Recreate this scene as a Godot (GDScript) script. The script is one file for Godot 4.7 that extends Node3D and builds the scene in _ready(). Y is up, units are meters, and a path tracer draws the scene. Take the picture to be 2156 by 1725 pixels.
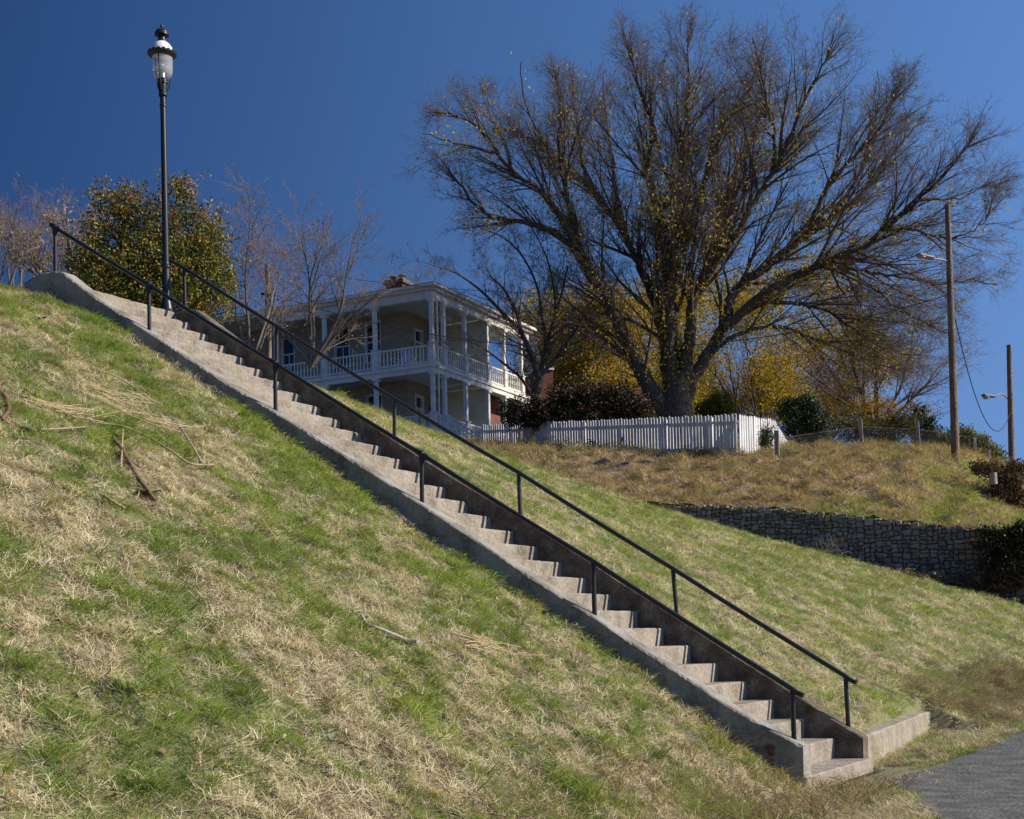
extends Node3D
# A hillside stair with pipe rails, a lamp post, a house with porches and a wide bare tree, in low autumn sun.

const FOC := 1357.0      # focal length in pixels of a 1024 wide picture
const PITCH := 0.02
const ROLL := 0.023
const CYP := 623.5       # row of the optical axis: the lens is shifted upwards
const CAM := 1.3
const U := Vector3(-0.8633, 0, -0.5047)   # uphill along the stairs
const N := Vector3(0.5047, 0, -0.8633)    # across the stairs, away from the viewer
const O := Vector3(3.11, 0.37, -13.291)   # far end of the lowest nosing

var rng := RandomNumberGenerator.new()
var nz := FastNoiseLite.new()
var nz2 := FastNoiseLite.new()
var M := {}
var used := {}


class MB:
	var v := PackedVector3Array()
	var n := PackedVector3Array()
	var c := PackedColorArray()
	var i := PackedInt32Array()
	var col := Color(1, 1, 1)

	func add(p: Vector3, nn: Vector3) -> void:
		v.append(p); n.append(nn); c.append(col)

	func q(a: Vector3, b: Vector3, d: Vector3, e: Vector3, out: Vector3) -> void:
		var nn := (b - a).cross(d - a) + (d - a).cross(e - a)
		if nn.dot(out) < 0.0:
			var t := b
			b = e; e = t; nn = -nn
		nn = nn.normalized()
		var k := v.size()
		add(a, nn); add(b, nn); add(d, nn); add(e, nn)
		i.append_array(PackedInt32Array([k, k + 2, k + 1, k, k + 3, k + 2]))

	func tri(a: Vector3, b: Vector3, d: Vector3, out: Vector3) -> void:
		var nn := (b - a).cross(d - a)
		if nn.dot(out) < 0.0:
			var t := b
			b = d; d = t; nn = -nn
		nn = nn.normalized()
		var k := v.size()
		add(a, nn); add(b, nn); add(d, nn)
		i.append_array(PackedInt32Array([k, k + 2, k + 1]))

	# box from its centre and three half axes
	func box(o: Vector3, x: Vector3, y: Vector3, z: Vector3) -> void:
		var ax := [x, y, z]
		for k in 3:
			var a: Vector3 = ax[k]
			var b: Vector3 = ax[(k + 1) % 3]
			var d: Vector3 = ax[(k + 2) % 3]
			for s in [-1.0, 1.0]:
				var m: Vector3 = o + a * s
				q(m - b - d, m + b - d, m + b + d, m - b + d, a * s)

	# box with chamfered edges; wob moves each of the eight corners
	func bbox(o: Vector3, x: Vector3, y: Vector3, z: Vector3, bev: float, wob := []) -> void:
		var ax := [x, y, z]
		var ln := [x.length(), y.length(), z.length()]
		var at := func(sx: int, sy: int, sz: int, a: int) -> Vector3:
			var sg := [sx, sy, sz]
			var p := o
			for k in 3:
				var f: float = 1.0 if k == a else 1.0 - bev / maxf(ln[k], bev * 1.2)
				p += ax[k] * (sg[k] * f)
			if wob.size():
				p += wob[(1 if sx > 0 else 0) + (2 if sy > 0 else 0) + (4 if sz > 0 else 0)]
			return p
		for a in 3:
			var b := (a + 1) % 3
			var d := (a + 2) % 3
			for s in [-1, 1]:
				var ps := []
				for w in [[-1, -1], [1, -1], [1, 1], [-1, 1]]:
					var sg := [0, 0, 0]
					sg[a] = s; sg[b] = w[0]; sg[d] = w[1]
					ps.append(at.call(sg[0], sg[1], sg[2], a))
				q(ps[0], ps[1], ps[2], ps[3], ax[a] * s)
			for sb in [-1, 1]:
				for sd in [-1, 1]:
					var lo := [0, 0, 0]
					lo[a] = -1; lo[b] = sb; lo[d] = sd
					var hi := lo.duplicate()
					hi[a] = 1
					q(at.call(lo[0], lo[1], lo[2], b), at.call(hi[0], hi[1], hi[2], b), at.call(hi[0], hi[1], hi[2], d), at.call(lo[0], lo[1], lo[2], d), ax[b] * sb + ax[d] * sd)
		for sx in [-1, 1]:
			for sy in [-1, 1]:
				for sz in [-1, 1]:
					tri(at.call(sx, sy, sz, 0), at.call(sx, sy, sz, 1), at.call(sx, sy, sz, 2), x * sx + y * sy + z * sz)

	func tube(pts: PackedVector3Array, rad: PackedFloat32Array, sides: int, caps := false) -> void:
		var m := pts.size()
		if m < 2:
			return
		var t0 := (pts[1] - pts[0]).normalized()
		var side := t0.cross(Vector3.UP)
		if side.length() < 0.05:
			side = t0.cross(Vector3.RIGHT)
		side = side.normalized()
		var k0 := v.size()
		for k in m:
			var t := (pts[mini(k + 1, m - 1)] - pts[maxi(k - 1, 0)]).normalized()
			side = (side - t * side.dot(t)).normalized()
			var up := t.cross(side)
			for j in sides:
				var an := TAU * j / sides
				var d := side * cos(an) + up * sin(an)
				add(pts[k] + d * rad[k], d)
		for k in m - 1:
			for j in sides:
				var a := k0 + k * sides + j
				var b := k0 + k * sides + (j + 1) % sides
				i.append_array(PackedInt32Array([a, a + sides, b, b, a + sides, b + sides]))
		if caps:
			for e in [0, m - 1]:
				var o := pts[e]
				var dir := (pts[0] - pts[1]) if e == 0 else (pts[m - 1] - pts[m - 2])
				for j in sides:
					tri(o, v[k0 + e * sides + j], v[k0 + e * sides + (j + 1) % sides], dir)

	# profile: [radius, height] pairs from the bottom up
	func lathe(o: Vector3, prof: Array, sides: int, flute := 0.0) -> void:
		for k in prof.size() - 1:
			var r0: float = prof[k][0]
			var r1: float = prof[k + 1][0]
			var h0: float = prof[k][1]
			var h1: float = prof[k + 1][1]
			var sl := Vector2(h1 - h0, r0 - r1).normalized()
			var k0 := v.size()
			for j in sides + 1:
				var an := TAU * j / sides
				var d := Vector3(cos(an), 0, -sin(an))
				var f := 1.0 - (flute if j % 2 else 0.0)
				var nn := (d * sl.x + Vector3.UP * sl.y).normalized()
				add(o + d * (r0 * f) + Vector3.UP * h0, nn)
				add(o + d * (r1 * f) + Vector3.UP * h1, nn)
			for j in sides:
				var a := k0 + j * 2
				i.append_array(PackedInt32Array([a, a + 1, a + 2, a + 2, a + 1, a + 3]))

	func ball(o: Vector3, r: Vector3, sides := 8, rings := 5) -> void:
		var k0 := v.size()
		for k in rings + 1:
			var la := PI * k / rings - PI / 2
			for j in sides + 1:
				var an := TAU * j / sides
				var d := Vector3(cos(an) * cos(la), sin(la), -sin(an) * cos(la))
				add(o + d * r, (d / r).normalized())
		for k in rings:
			for j in sides:
				var a := k0 + k * (sides + 1) + j
				var b := a + sides + 1
				i.append_array(PackedInt32Array([a, b, a + 1, a + 1, b, b + 1]))

	func mesh(off := Vector3.ZERO) -> ArrayMesh:
		if off != Vector3.ZERO:
			for k in v.size():
				v[k] -= off
		var arr := []
		arr.resize(Mesh.ARRAY_MAX)
		arr[Mesh.ARRAY_VERTEX] = v
		arr[Mesh.ARRAY_NORMAL] = n
		arr[Mesh.ARRAY_COLOR] = c
		arr[Mesh.ARRAY_INDEX] = i
		var am := ArrayMesh.new()
		am.add_surface_from_arrays(Mesh.PRIMITIVE_TRIANGLES, arr)
		return am


# ---------- naming and tagging ----------
func numbered(called: String) -> String:
	if not used.has(called):
		used[called] = 0
		return called
	used[called] += 1
	return "%s_%03d" % [called, used[called]]

func tag(o: Node, label: String, category: String, group := "", kind := "") -> Node:
	if label: o.set_meta("label", label)
	if category: o.set_meta("category", category)
	if group: o.set_meta("group", group)
	if kind: o.set_meta("kind", kind)
	return o

func thing(called: String, at: Vector3, label: String, category: String, group := "") -> Node3D:
	var o := Node3D.new()
	o.name = numbered(called)
	add_child(o, true)
	o.position = at
	tag(o, label, category, group)
	return o

func wpos(p: Node) -> Vector3:
	var r := Vector3.ZERO
	while p != self and p is Node3D:
		r += (p as Node3D).position
		p = p.get_parent()
	return r

# one mesh under a parent; the builder holds world positions
func part(b: MB, called: String, m: Material, parent: Node = self) -> MeshInstance3D:
	var o := MeshInstance3D.new()
	var off := wpos(parent)
	o.mesh = b.mesh(off)
	o.material_override = m
	o.name = numbered(called) if parent == self else called
	parent.add_child(o, true)
	return o

# a mesh built round its own origin, put at a world place
func put(mesh: Mesh, called: String, m: Material, parent: Node, xf: Transform3D) -> MeshInstance3D:
	var o := MeshInstance3D.new()
	o.mesh = mesh
	o.material_override = m
	o.name = numbered(called) if parent == self else called
	xf.origin -= wpos(parent)
	o.transform = xf
	parent.add_child(o, true)
	return o

func struct(b: MB, called: String, m: Material) -> MeshInstance3D:
	var o := part(b, called, m)
	o.set_meta("kind", "structure")
	return o

func scatter(called: String, mesh: Mesh, m: Material, xs: Array, cs: PackedColorArray, parent: Node = self) -> MultiMeshInstance3D:
	var mm := MultiMesh.new()
	mm.transform_format = MultiMesh.TRANSFORM_3D
	mm.use_colors = true
	mm.mesh = mesh
	mm.instance_count = xs.size()
	var buf := PackedFloat32Array()
	buf.resize(xs.size() * 16)
	var off := wpos(parent)
	for k in xs.size():
		var t: Transform3D = xs[k]
		var o := t.origin - off
		var c := cs[k]
		var e := k * 16
		buf[e] = t.basis.x.x; buf[e + 1] = t.basis.y.x; buf[e + 2] = t.basis.z.x; buf[e + 3] = o.x
		buf[e + 4] = t.basis.x.y; buf[e + 5] = t.basis.y.y; buf[e + 6] = t.basis.z.y; buf[e + 7] = o.y
		buf[e + 8] = t.basis.x.z; buf[e + 9] = t.basis.y.z; buf[e + 10] = t.basis.z.z; buf[e + 11] = o.z
		buf[e + 12] = c.r; buf[e + 13] = c.g; buf[e + 14] = c.b; buf[e + 15] = 1.0
	mm.buffer = buf
	var o2 := MultiMeshInstance3D.new()
	o2.multimesh = mm
	o2.material_override = m
	o2.name = numbered(called) if parent == self else called
	parent.add_child(o2, true)
	return o2


# ---------- places ----------
func sn(s: float, n: float, y: float) -> Vector3:
	return Vector3(O.x + U.x * s + N.x * n, y, O.z + U.z * s + N.z * n)

func to_sn(p: Vector3) -> Vector2:
	var d := p - O
	return Vector2(d.x * U.x + d.z * U.z, d.x * N.x + d.z * N.z)

# bearing of a point of the picture (1024 wide), at a given distance in front of the viewer
func spot(px: float, py: float, t: float) -> Vector3:
	var dx := px - 512.0
	var dy := CYP - py
	var u := dx * cos(ROLL) + dy * sin(ROLL)
	var w := -dx * sin(ROLL) + dy * cos(ROLL)
	var y := w * cos(PITCH) + FOC * sin(PITCH)
	var z := -w * sin(PITCH) + FOC * cos(PITCH)
	return Vector3(u / z * t, CAM + y / z * t, -t)

# the same from the 2156 wide sketch grid the trees were measured on
func spd(x: float, y: float, t: float) -> Vector3:
	return spot(x * 0.47495, y * 0.47495, t)

func seen(p: Vector3, margin := 60.0) -> bool:
	if p.z > -2.0:
		return false
	var z := -p.z
	var y := p.y - CAM
	var yc := y * cos(PITCH) - z * sin(PITCH)
	var zc := y * sin(PITCH) + z * cos(PITCH)
	var u := FOC * p.x / zc
	var w := FOC * yc / zc
	var px := 512 + u * cos(ROLL) - w * sin(ROLL)
	var py := CYP - (u * sin(ROLL) + w * cos(ROLL))
	return px > -margin and px < 1024 + margin and py > -margin and py < 819 + margin

func smin(a: float, b: float, k: float) -> float:
	var h := clampf(0.5 + 0.5 * (b - a) / k, 0.0, 1.0)
	return lerpf(b, a, h) - k * h * (1.0 - h)

func smax(a: float, b: float, k: float) -> float:
	return -smin(-a, -b, k)

func road_level(s: float, n: float) -> float:
	return 0.05 + 0.055 * maxf(0.0, n)

func curb_line(n: float) -> float:
	return lerpf(-0.27, -0.16, (n - 0.218) / 3.1)

# the grass bank the stairs climb
func bank(s: float, n: float) -> float:
	var g := road_level(s, n)
	var y: float
	var crest := 8.3
	if n < -0.85:
		y = 0.25 + 0.627 * s + 0.09 * clampf(1.0 - (-1.9 - n) / 1.2, 0.0, 1.0) * clampf(s + 0.4, 0.0, 1.0)
		crest = 8.6
	else:
		var f := clampf(n / 20.0, 0.0, 1.0)
		y = lerpf(0.50, 1.61, pow(f, 1.35)) + lerpf(0.627, 0.318, f) * s
		crest = lerpf(7.75, 7.45, clampf((n - 3.0) / 7.0, 0.0, 1.0))
	var over: float
	if n < -0.85:
		over = 0.36 + 0.627 * crest + 0.10 * (s - crest)
	else:
		var f2 := clampf(n / 20.0, 0.0, 1.0)
		over = lerpf(0.50, 1.61, pow(f2, 1.35)) + lerpf(0.627, 0.318, f2) * crest + 0.2 * (s - crest)
	y = smin(y, over, 0.9)
	if n > -1.95 and n < 0.3 and s < -0.1:
		return g
	if n > 0.2 and n < 3.35 and s < curb_line(n) + 0.13:
		return g
	return smax(y, g, 0.12 if n < 3.3 else 0.3)

func wall_top(s: float) -> float:   # top of the stone wall at n = 20
	var k := [[-3.0, 2.9], [2.45, 3.9], [4.2, 4.18], [6.9, 4.66], [9.0, 4.94], [11.5, 5.1], [60.0, 5.1]]
	for j in k.size() - 1:
		if s <= k[j + 1][0]:
			return lerpf(k[j][1], k[j + 1][1], clampf((s - k[j][0]) / (k[j + 1][0] - k[j][0]), 0, 1))
	return 5.1

# the bank above the stone wall and the hilltop behind
func upper(s: float, n: float) -> float:
	var d := n - 20.0
	var y := wall_top(s) + smin(0.29 * d, 2.75 + 0.07 * (d - 9.5), 1.0) + 0.10 * maxf(0.0, s - 10.0)
	y -= 0.62 * smax(0.0, 5.3 - s, 0.8) * clampf(d / 10.0, 0.0, 1.0)
	return y

func upper_y(s: float, n: float) -> float:
	return upper(s, n) + bump(sn(s, n, 0)) * 1.3 + maxf(-0.1, nz.get_noise_2d(s * 0.9, n * 0.9 + 20.0)) * 0.32 * clampf((n - 20.0) / 1.2, 0.0, 1.0)

func bump(p: Vector3) -> float:
	return nz.get_noise_2d(p.x * 1.1, p.z * 1.1) * 0.06 + nz2.get_noise_2d(p.x * 2.4, p.z * 2.4) * 0.065

func in_stairs(s: float, n: float) -> bool:
	return n > -1.93 and n < 0.22 and s > -0.36 and s < 9.5

func lawn_y(s: float, n: float) -> float:
	var p := sn(s, n, 0)
	var k := clampf((bank(s, n) - road_level(s, n)) * 4.0, 0.0, 1.0)
	return bank(s, n) + bump(p) * k


# ---------- materials ----------
func lin(r: float, g: float, b: float) -> Color:
	return Color(r, g, b).linear_to_srgb()

func mat(r: float, g: float, b: float, rough := 0.8, metal := 0.0) -> StandardMaterial3D:
	var m := StandardMaterial3D.new()
	m.albedo_color = lin(r, g, b)
	m.roughness = rough
	m.metallic = metal
	m.vertex_color_use_as_albedo = true
	return m

func fbm(seed_: int, freq: float, oct := 4) -> FastNoiseLite:
	var f := FastNoiseLite.new()
	f.seed = seed_
	f.noise_type = FastNoiseLite.TYPE_SIMPLEX_SMOOTH
	f.frequency = freq
	f.fractal_octaves = oct
	return f

# a tiling picture computed from two scales of noise; ramp holds [position, linear colour]
func noise_image(size: int, seed_: int, freq: float, ramp: Array, fine := 0.3, speck := 0.0, stretch := 1.0) -> Image:
	var a := fbm(seed_, freq, 5)
	var b := fbm(seed_ + 7, freq * 9.0, 3)
	var ia := a.get_seamless_image(size, size)
	var ib := b.get_seamless_image(size, size)
	var im := Image.create(size, size, false, Image.FORMAT_RGB8)
	var r := RandomNumberGenerator.new()
	r.seed = seed_
	for y in size:
		for x in size:
			var w := ia.get_pixel(x, int(y * stretch) % size).r * (1.0 - fine) + ib.get_pixel(x, y).r * fine
			if speck > 0.0:
				w += (r.randf() - 0.5) * speck
			w = clampf(w, 0, 1)
			var c: Color = ramp[-1][1]
			for k in ramp.size() - 1:
				if w <= ramp[k + 1][0]:
					c = (ramp[k][1] as Color).lerp(ramp[k + 1][1], clampf((w - ramp[k][0]) / (ramp[k + 1][0] - ramp[k][0]), 0, 1))
					break
			im.set_pixel(x, y, c.linear_to_srgb())
	return im

func textured(size: int, seed_: int, freq: float, ramp: Array, scale: float, rough := 0.9, fine := 0.35, speck := 0.0, bumpy := 0.0, stretch_v := 1.0) -> StandardMaterial3D:
	var m := mat(1, 1, 1, rough)
	var im := noise_image(size, seed_, freq, ramp, fine, speck)
	m.albedo_texture = ImageTexture.create_from_image(im)
	m.uv1_triplanar = true
	m.uv1_world_triplanar = true
	m.uv1_scale = Vector3(scale, scale * stretch_v, scale)
	if bumpy > 0.0:
		var nt := NoiseTexture2D.new()
		nt.width = size; nt.height = size
		nt.seamless = true
		nt.as_normal_map = true
		nt.bump_strength = 6.0
		nt.noise = fbm(seed_ + 3, freq * 6.0, 4)
		m.normal_enabled = true
		m.normal_texture = nt
		m.normal_scale = bumpy
	return m

func brick_mat(base: Color, mortar: Color, vary: float, seed_: int, scale: float) -> StandardMaterial3D:
	var m := mat(1, 1, 1, 0.9)
	var w := 256
	var im := Image.create(w, w, false, Image.FORMAT_RGB8)
	var r := RandomNumberGenerator.new()
	r.seed = seed_
	im.fill(mortar.linear_to_srgb())
	for row in 16:
		for k in 5:
			var c := base * (1.0 + (r.randf() - 0.5) * vary)
			c.r *= 1.0 + (r.randf() - 0.5) * 0.2
			var x0 := int(k * 51.2 + (25.6 if row % 2 else 0.0))
			for x in range(x0, x0 + 48):
				for y in range(row * 16, row * 16 + 13):
					im.set_pixel(x % w, y, (c * (0.9 + 0.2 * r.randf())).linear_to_srgb())
	m.albedo_texture = ImageTexture.create_from_image(im)
	m.uv1_triplanar = true
	m.uv1_scale = Vector3(scale, scale, scale)
	return m

func leafy(r: float, g: float, b: float, through := 0.5, rough := 0.6) -> StandardMaterial3D:
	var m := mat(r, g, b, rough)
	m.backlight_enabled = true
	m.backlight = lin(through * 0.9, through, through * 0.4)
	m.metallic_specular = 0.3
	return m

func materials() -> void:
	M.step = textured(512, 11, 0.012, [[0.22, Color(0.12, 0.10, 0.075)], [0.38, Color(0.25, 0.215, 0.165)], [0.58, Color(0.32, 0.285, 0.23)], [0.8, Color(0.42, 0.385, 0.32)]], 0.55, 0.92, 0.4, 0.12, 0.5, 0.6)
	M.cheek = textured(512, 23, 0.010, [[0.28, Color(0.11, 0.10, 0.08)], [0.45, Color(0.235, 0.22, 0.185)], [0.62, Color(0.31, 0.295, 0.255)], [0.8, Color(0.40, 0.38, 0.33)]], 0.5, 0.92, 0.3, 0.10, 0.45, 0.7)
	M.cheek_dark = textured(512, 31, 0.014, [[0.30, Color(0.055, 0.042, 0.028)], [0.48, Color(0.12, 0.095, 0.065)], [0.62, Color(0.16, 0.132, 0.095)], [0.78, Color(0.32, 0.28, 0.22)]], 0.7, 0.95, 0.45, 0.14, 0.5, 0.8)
	M.curb = textured(512, 41, 0.012, [[0.28, Color(0.22, 0.185, 0.13)], [0.55, Color(0.34, 0.30, 0.235)], [0.8, Color(0.42, 0.385, 0.32)]], 0.6, 0.92, 0.35, 0.12, 0.4, 0.5)
	M.asphalt = textured(512, 51, 0.02, [[0.25, Color(0.06, 0.058, 0.052)], [0.45, Color(0.095, 0.093, 0.085)], [0.6, Color(0.115, 0.113, 0.105)], [0.8, Color(0.17, 0.166, 0.155)]], 0.33, 0.92, 0.35, 0.10, 0.4)
	M.rail = mat(0.012, 0.013, 0.017, 0.42)
	M.iron = mat(0.014, 0.014, 0.015, 0.38)
	M.white = textured(256, 61, 0.02, [[0.25, Color(0.58, 0.56, 0.50)], [0.5, Color(0.72, 0.71, 0.67)], [0.8, Color(0.80, 0.80, 0.77)]], 0.5, 0.6, 0.35, 0.05)
	M.fence = textured(256, 62, 0.02, [[0.25, Color(0.46, 0.46, 0.44)], [0.5, Color(0.66, 0.67, 0.66)], [0.8, Color(0.77, 0.78, 0.78)]], 0.4, 0.7, 0.35, 0.05, 0.0, 0.3)
	M.cream = textured(256, 63, 0.01, [[0.25, Color(0.58, 0.54, 0.42)], [0.5, Color(0.70, 0.66, 0.53)], [0.8, Color(0.75, 0.71, 0.60)]], 0.3, 0.8, 0.3, 0.03)
	M.ceiling = mat(0.40, 0.50, 0.49, 0.7)
	M.brick = brick_mat(Color(0.34, 0.265, 0.20), Color(0.38, 0.33, 0.27), 0.5, 71, 0.9)
	M.red_brick = brick_mat(Color(0.17, 0.045, 0.035), Color(0.16, 0.11, 0.09), 0.5, 72, 0.9)
	M.roof = mat(0.10, 0.085, 0.08, 0.8)
	M.glass = mat(0.02, 0.03, 0.045, 0.06)
	M.glass.metallic_specular = 0.9
	M.clear = StandardMaterial3D.new()
	M.clear.albedo_color = Color(1, 1, 1, 0.24)
	M.clear.transparency = BaseMaterial3D.TRANSPARENCY_ALPHA
	M.clear.roughness = 0.04
	M.opal = mat(0.86, 0.86, 0.86, 0.25)
	M.alu = mat(0.55, 0.55, 0.52, 0.35, 0.6)
	M.bark = textured(256, 81, 0.03, [[0.25, Color(0.035, 0.026, 0.02)], [0.5, Color(0.085, 0.066, 0.05)], [0.8, Color(0.17, 0.14, 0.11)]], 1.2, 0.95, 0.4, 0.1, 0.9, 0.25)
	M.twig = mat(0.095, 0.066, 0.05, 0.9)
	M.bark_grey = mat(0.15, 0.13, 0.112, 0.9)
	M.pole = textured(256, 83, 0.02, [[0.25, Color(0.07, 0.045, 0.03)], [0.5, Color(0.17, 0.12, 0.085)], [0.8, Color(0.28, 0.22, 0.17)]], 1.6, 0.9, 0.4, 0.1, 0.5, 0.12)
	M.post = textured(256, 84, 0.02, [[0.25, Color(0.13, 0.11, 0.085)], [0.5, Color(0.27, 0.24, 0.19)], [0.8, Color(0.40, 0.36, 0.30)]], 1.6, 0.9, 0.4, 0.1, 0.4, 0.12)
	M.dark_stone = mat(0.13, 0.11, 0.095, 0.9)
	M.bowl = mat(0.30, 0.30, 0.27, 0.2)
	M.lamp_grey = mat(0.20, 0.21, 0.215, 0.5)
	M.wire = mat(0.012, 0.012, 0.013, 0.6)
	M.galv = mat(0.28, 0.29, 0.28, 0.5, 0.5)
	M.mesh_wire = mat(0.10, 0.10, 0.09, 0.7)
	M.grass = leafy(1, 1, 1, 0.8, 0.55)
	M.straw = leafy(1, 1, 1, 0.6, 0.7)
	M.leaf = leafy(1, 1, 1, 0.85, 0.5)
	M.dark_leaf = leafy(1, 1, 1, 0.25, 0.45)
	M.berry = mat(1, 1, 1, 0.35)
	M.soil = textured(512, 91, 0.02, [[0.2, Color(0.35, 0.35, 0.35)], [0.5, Color(0.8, 0.8, 0.8)], [0.8, Color(1, 1, 1)]], 1.1, 0.98, 0.5, 0.5, 0.9)
	M.mortar = textured(256, 92, 0.03, [[0.2, Color(0.06, 0.053, 0.043)], [0.5, Color(0.12, 0.108, 0.09)], [0.8, Color(0.19, 0.175, 0.15)]], 1.0, 0.97, 0.5, 0.3)
	M.stone = textured(256, 93, 0.03, [[0.2, Color(0.55, 0.55, 0.56)], [0.5, Color(0.85, 0.85, 0.85)], [0.8, Color(1, 1, 1)]], 1.5, 0.9, 0.5, 0.25, 0.6)
	M.rust = StandardMaterial3D.new()
	var im := Image.create(64, 128, false, Image.FORMAT_RGBA8)
	var rn := fbm(5, 0.05, 4)
	for y in 128:
		for x in 64:
			var f := absf(x - 32.0 + rn.get_noise_2d(x, y) * 14.0) / (22.0 - 9.0 * y / 128.0)
			var a := clampf(1.15 - f, 0, 1) * clampf(1.25 - y / 110.0 + rn.get_noise_2d(x * 2.0, y) * 0.6, 0, 1) * clampf(y / 6.0, 0, 1)
			im.set_pixel(x, y, Color(0.42 + 0.12 * rn.get_noise_2d(x, y * 0.5), 0.27, 0.16, a * 0.8))
	M.rust.albedo_texture = ImageTexture.create_from_image(im)
	M.rust.transparency = BaseMaterial3D.TRANSPARENCY_ALPHA
	M.rust.roughness = 0.95


func _ready() -> void:
	rng.seed = 20241
	nz.seed = 3; nz.frequency = 1.0; nz.fractal_octaves = 3
	nz2.seed = 9; nz2.frequency = 1.0; nz2.fractal_octaves = 2
	setup_view()
	materials()
	ground()
	stairs()
	stone_wall()
	house()
	outbuildings()
	rails()
	lamp()
	fences()
	poles()
	big_tree()
	other_trees()
	shrubs()
	lawn()
	litter()


# ---------- camera, sky and sun ----------
func setup_view() -> void:
	var cam := Camera3D.new()
	cam.name = "camera"
	cam.projection = Camera3D.PROJECTION_FRUSTUM
	cam.near = 0.1
	cam.far = 600.0
	cam.size = 819.0 / FOC * cam.near
	cam.frustum_offset = Vector2(0, (CYP - 409.5) / FOC * cam.near)
	cam.transform = Transform3D(Basis(Vector3.RIGHT, PITCH) * Basis(Vector3.BACK, -ROLL), Vector3(0, CAM, 0))
	add_child(cam)
	cam.current = true
	var to_sun := Vector3(0.993 * 0.839, 0.545, 0.115 * 0.839).normalized()
	var sun := DirectionalLight3D.new()
	sun.name = "sun"
	sun.light_energy = 1.6
	sun.light_color = Color(1.0, 0.945, 0.87)
	sun.light_angular_distance = 0.5
	sun.shadow_enabled = true
	sun.transform = Transform3D(Basis.looking_at(-to_sun, Vector3.UP), Vector3.ZERO)
	add_child(sun)
	# clear polarised sky: deepest away from the sun and overhead, paler towards the sun and the horizon
	var w := 256
	var h := 128
	var im := Image.create(w, h, false, Image.FORMAT_RGBF)
	for y in h:
		var el := PI * (0.5 - (y + 0.5) / h)
		for x in w:
			var az := TAU * (x + 0.5) / w
			var d := Vector3(sin(az) * cos(el), sin(el), -cos(az) * cos(el))
			im.set_pixel(x, y, sky_color(d, to_sun))
	var pm := PanoramaSkyMaterial.new()
	pm.panorama = ImageTexture.create_from_image(im)
	var sky := Sky.new()
	sky.sky_material = pm
	var env := Environment.new()
	env.background_mode = Environment.BG_SKY
	env.sky = sky
	env.tonemap_mode = Environment.TONE_MAPPER_LINEAR
	env.tonemap_exposure = 1.2
	env.sdfgi_enabled = true
	env.ssao_enabled = true
	env.ssil_enabled = true
	var we := WorldEnvironment.new()
	we.name = "world_environment"
	we.environment = env
	add_child(we)

func sky_color(d: Vector3, to_sun: Vector3) -> Color:
	var hs := Vector2(to_sun.x, to_sun.z).normalized()
	var hd := Vector2(d.x, d.z)
	var toward := hd.dot(hs)                                   # -1 away from the sun .. 1 towards it
	var k := smoothstep(-0.75, 0.95, toward)
	var deep := Color(0.0035, 0.021, 0.086).lerp(Color(0.108, 0.262, 0.64), k)
	var low := Color(0.018, 0.068, 0.220).lerp(Color(0.24, 0.43, 0.78), k)
	var up := clampf(d.y, 0.0, 1.0)
	return low.lerp(deep, 1.0 - pow(1.0 - up, 3.2))


# ---------- ground ----------
func grid(b: MB, s0: float, s1: float, n0: float, n1: float, st: float, f: Callable, colf: Callable) -> void:
	var ns := int(round((s1 - s0) / st))
	var nn := int(round((n1 - n0) / st))
	var k0 := b.v.size()
	for a in ns + 1:
		for c in nn + 1:
			var s := s0 + (s1 - s0) * a / ns
			var n := n0 + (n1 - n0) * c / nn
			var y: float = f.call(s, n)
			var e := 0.12
			var gs: float = (f.call(s + e, n) - f.call(s - e, n)) / (2 * e)
			var gn: float = (f.call(s, n + e) - f.call(s, n - e)) / (2 * e)
			b.col = colf.call(s, n)
			b.add(sn(s, n, y), (Vector3.UP - U * gs - N * gn).normalized())
	for a in ns:
		for c in nn:
			var k := k0 + a * (nn + 1) + c
			var l := k + nn + 1
			b.i.append_array(PackedInt32Array([k, l, k + 1, k + 1, l, l + 1]))
	b.col = Color(1, 1, 1)

func soil_color(s: float, n: float) -> Color:
	var p := sn(s, n, 0)
	var g := nz.get_noise_2d(p.x * 0.9, p.z * 0.9)
	var c := Color(0.30, 0.26, 0.17).lerp(Color(0.26, 0.29, 0.12), clampf(0.5 + g, 0, 1))
	return c.lerp(Color(0.33, 0.27, 0.18), clampf(0.4 + 1.2 * nz2.get_noise_2d(p.x * 1.7, p.z * 1.7), 0, 1) * 0.6)

func lower_y(s: float, n: float) -> float:
	var y := lawn_y(s, n)
	if in_stairs(s, n):
		y -= 0.75
	return y

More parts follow.
